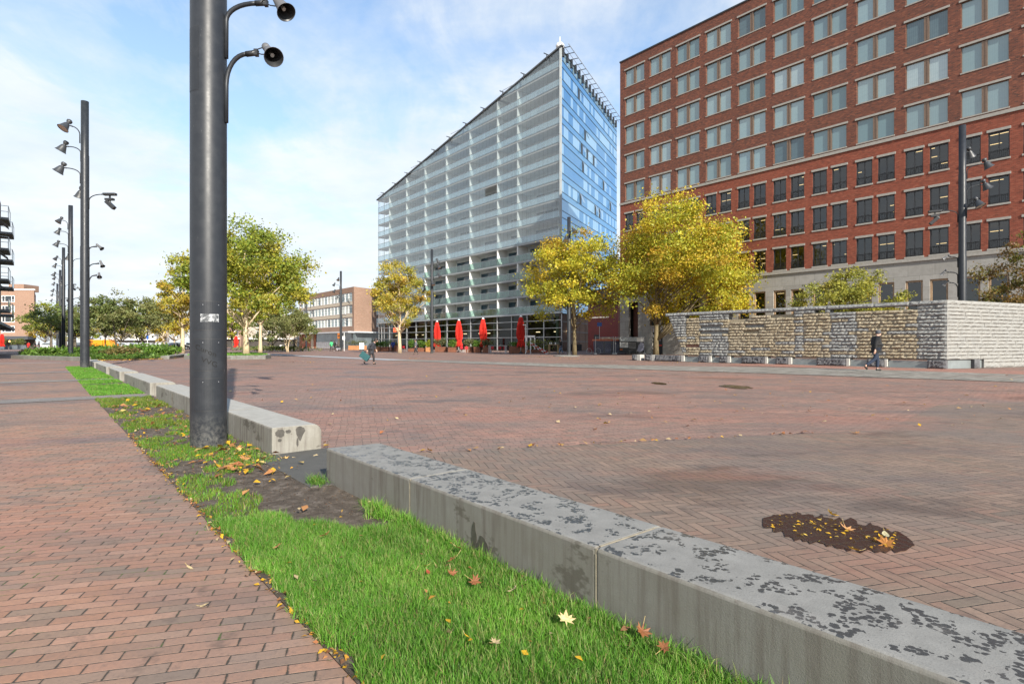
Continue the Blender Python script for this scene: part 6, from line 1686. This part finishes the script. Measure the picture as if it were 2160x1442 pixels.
# woman leaning forward with a bag
p = gp(783, 768.8)
LEAN = dict(pelvis=(0, 0, .93), spine=(.05, 0, 1.10), chest=(.13, 0, 1.27), neck=(.23, 0, 1.40), head=(.32, 0, 1.48), crown=(.33, 0, 1.57), nose=(.42, 0, 1.455), chin=(.36, 0, 1.40), shL=(.12, .17, 1.34), shR=(.12, -.17, 1.34), elR=(-.10, -.24, 1.12), wrR=(-.16, -.26, .88), elL=(.14, .22, 1.1), wrL=(.24, .2, .92),
            kneeL=(.13, .08, .50), ankL=(.14, .08, .10), toeL=(.31, .08, .035), kneeR=(-.12, -.08, .48), ankR=(-.42, -.08, .20), toeR=(-.38, -.09, .05))
m2 = person(p, 1.62, -.1, LEAN, (cl('dark_coat_cloth', (.03, .032, .04)), cl('dark_trousers', (.02, .018, .02)), SHOE), 'stooping pedestrian in a dark coat striding right with a teal bag', .66, None, (.03, .02, .015), sub=2)
h = p + Vector((-.16 * .93, -.26 * .93 - .02, .70))
bag = empty('carrier_bag', h, -.1, 'teal shopping bag hanging from the hand of the stooping pedestrian', 'bag')
Mt = Matrix.Rotation(.62, 4, 'Y')
MB().box(-.28, .28, -.09, .09, -.44, -.08, 0, Mt).build('bag_body', cl('teal_bag', (.015, .075, .08), .6), bag, bevel=.02)
MB().tube([Mt @ Vector((-.15, 0, -.08)), (-.05, 0, .03), (.03, 0, .03), Mt @ Vector((.15, 0, -.08))], .012, 6).build('handle', M_black, bag)
STEP = dict(kneeL=(.14, .09, .50), ankL=(.18, .09, .10), toeL=(.34, .1, .04), kneeR=(-.06, -.09, .49), ankR=(-.30, -.09, .13), toeR=(-.18, -.1, .03))
person(gp(877, 747.4), 1.72, PI + .5, STEP, (cl('grey_jacket_cloth', (.10, .10, .115)), cl('black_trousers', (.015, .015, .017)), SHOE), 'man in grey jacket and black trousers walking before the terrace, right of the yellowish tree')
person(at(829, 80), 1.70, 1.6, {}, (cl('royal_blue_jacket', (.015, .04, .20)), bpy.data.materials['black_trousers'], SHOE), 'person in a royal blue jacket standing left of the thin yellowish tree trunk', hair=(.3, .28, .25))
person(at(1183, 66), 1.80, PI, STEP, (BLK, cl('light_denim', (.12, .18, .28)), SHOE), 'person in black hooded jacket and light jeans left of the black pole', hair=(.02, .02, .02))
person(at(699, 92), 1.78, 2.4, STEP, (cl('bright_green_jacket', (.05, .42, .16)), bpy.data.materials['black_trousers'], SHOE), 'person in a bright green jacket in front of the shop windows')
person(at(706, 92.5), 1.70, 2.4, {}, (BLK, bpy.data.materials['black_trousers'], cl('white_shoes', (.6, .6, .6))), 'person in dark clothes with white shoes right beside the one in green')
SQUAT = dict(pelvis=(-.1, 0, .42), spine=(.0, 0, .58), chest=(.12, 0, .74), neck=(.2, 0, .88), head=(.26, 0, .97), crown=(.27, 0, 1.06), nose=(.36, 0, .95), chin=(.31, 0, .90), hipL=(-.1, .1, .40), hipR=(-.1, -.1, .40), kneeL=(.28, .14, .48), kneeR=(.28, -.14, .44), ankL=(.05, .13, .09), ankR=(.05, -.13, .09), toeL=(.22, .14, .03), toeR=(.22, -.14, .03), shL=(.12, .17, .82), shR=(.12, -.17, .82), elL=(.3, .2, .62), elR=(.3, -.2, .62), wrL=(.42, .12, .45), wrR=(.42, -.12, .45))
person(at(714, 91), 1.75, 2.9, SQUAT, (BLK, cl('grey_trousers', (.35, .35, .38)), SHOE), 'person crouching at the foot of the slim lamp pole before the shops')
person(at(60, 100), 1.55, 1.5, {}, (cl('puffy_red_coat', (.62, .015, .012)), bpy.data.materials['black_trousers'], SHOE), 'person in a big red coat behind the left end of the planted bed', coat=.6)
person(at(74, 108), 1.70, .3, {}, (BLK, bpy.data.materials['black_trousers'], SHOE), 'person in black right of the red coat, first of the two behind the bed')
person(at(82, 109), 1.68, .3, STEP, (cl('navy_jacket', (.02, .022, .04)), bpy.data.materials['black_trousers'], SHOE), 'person in navy farthest right of the pair behind the bed')
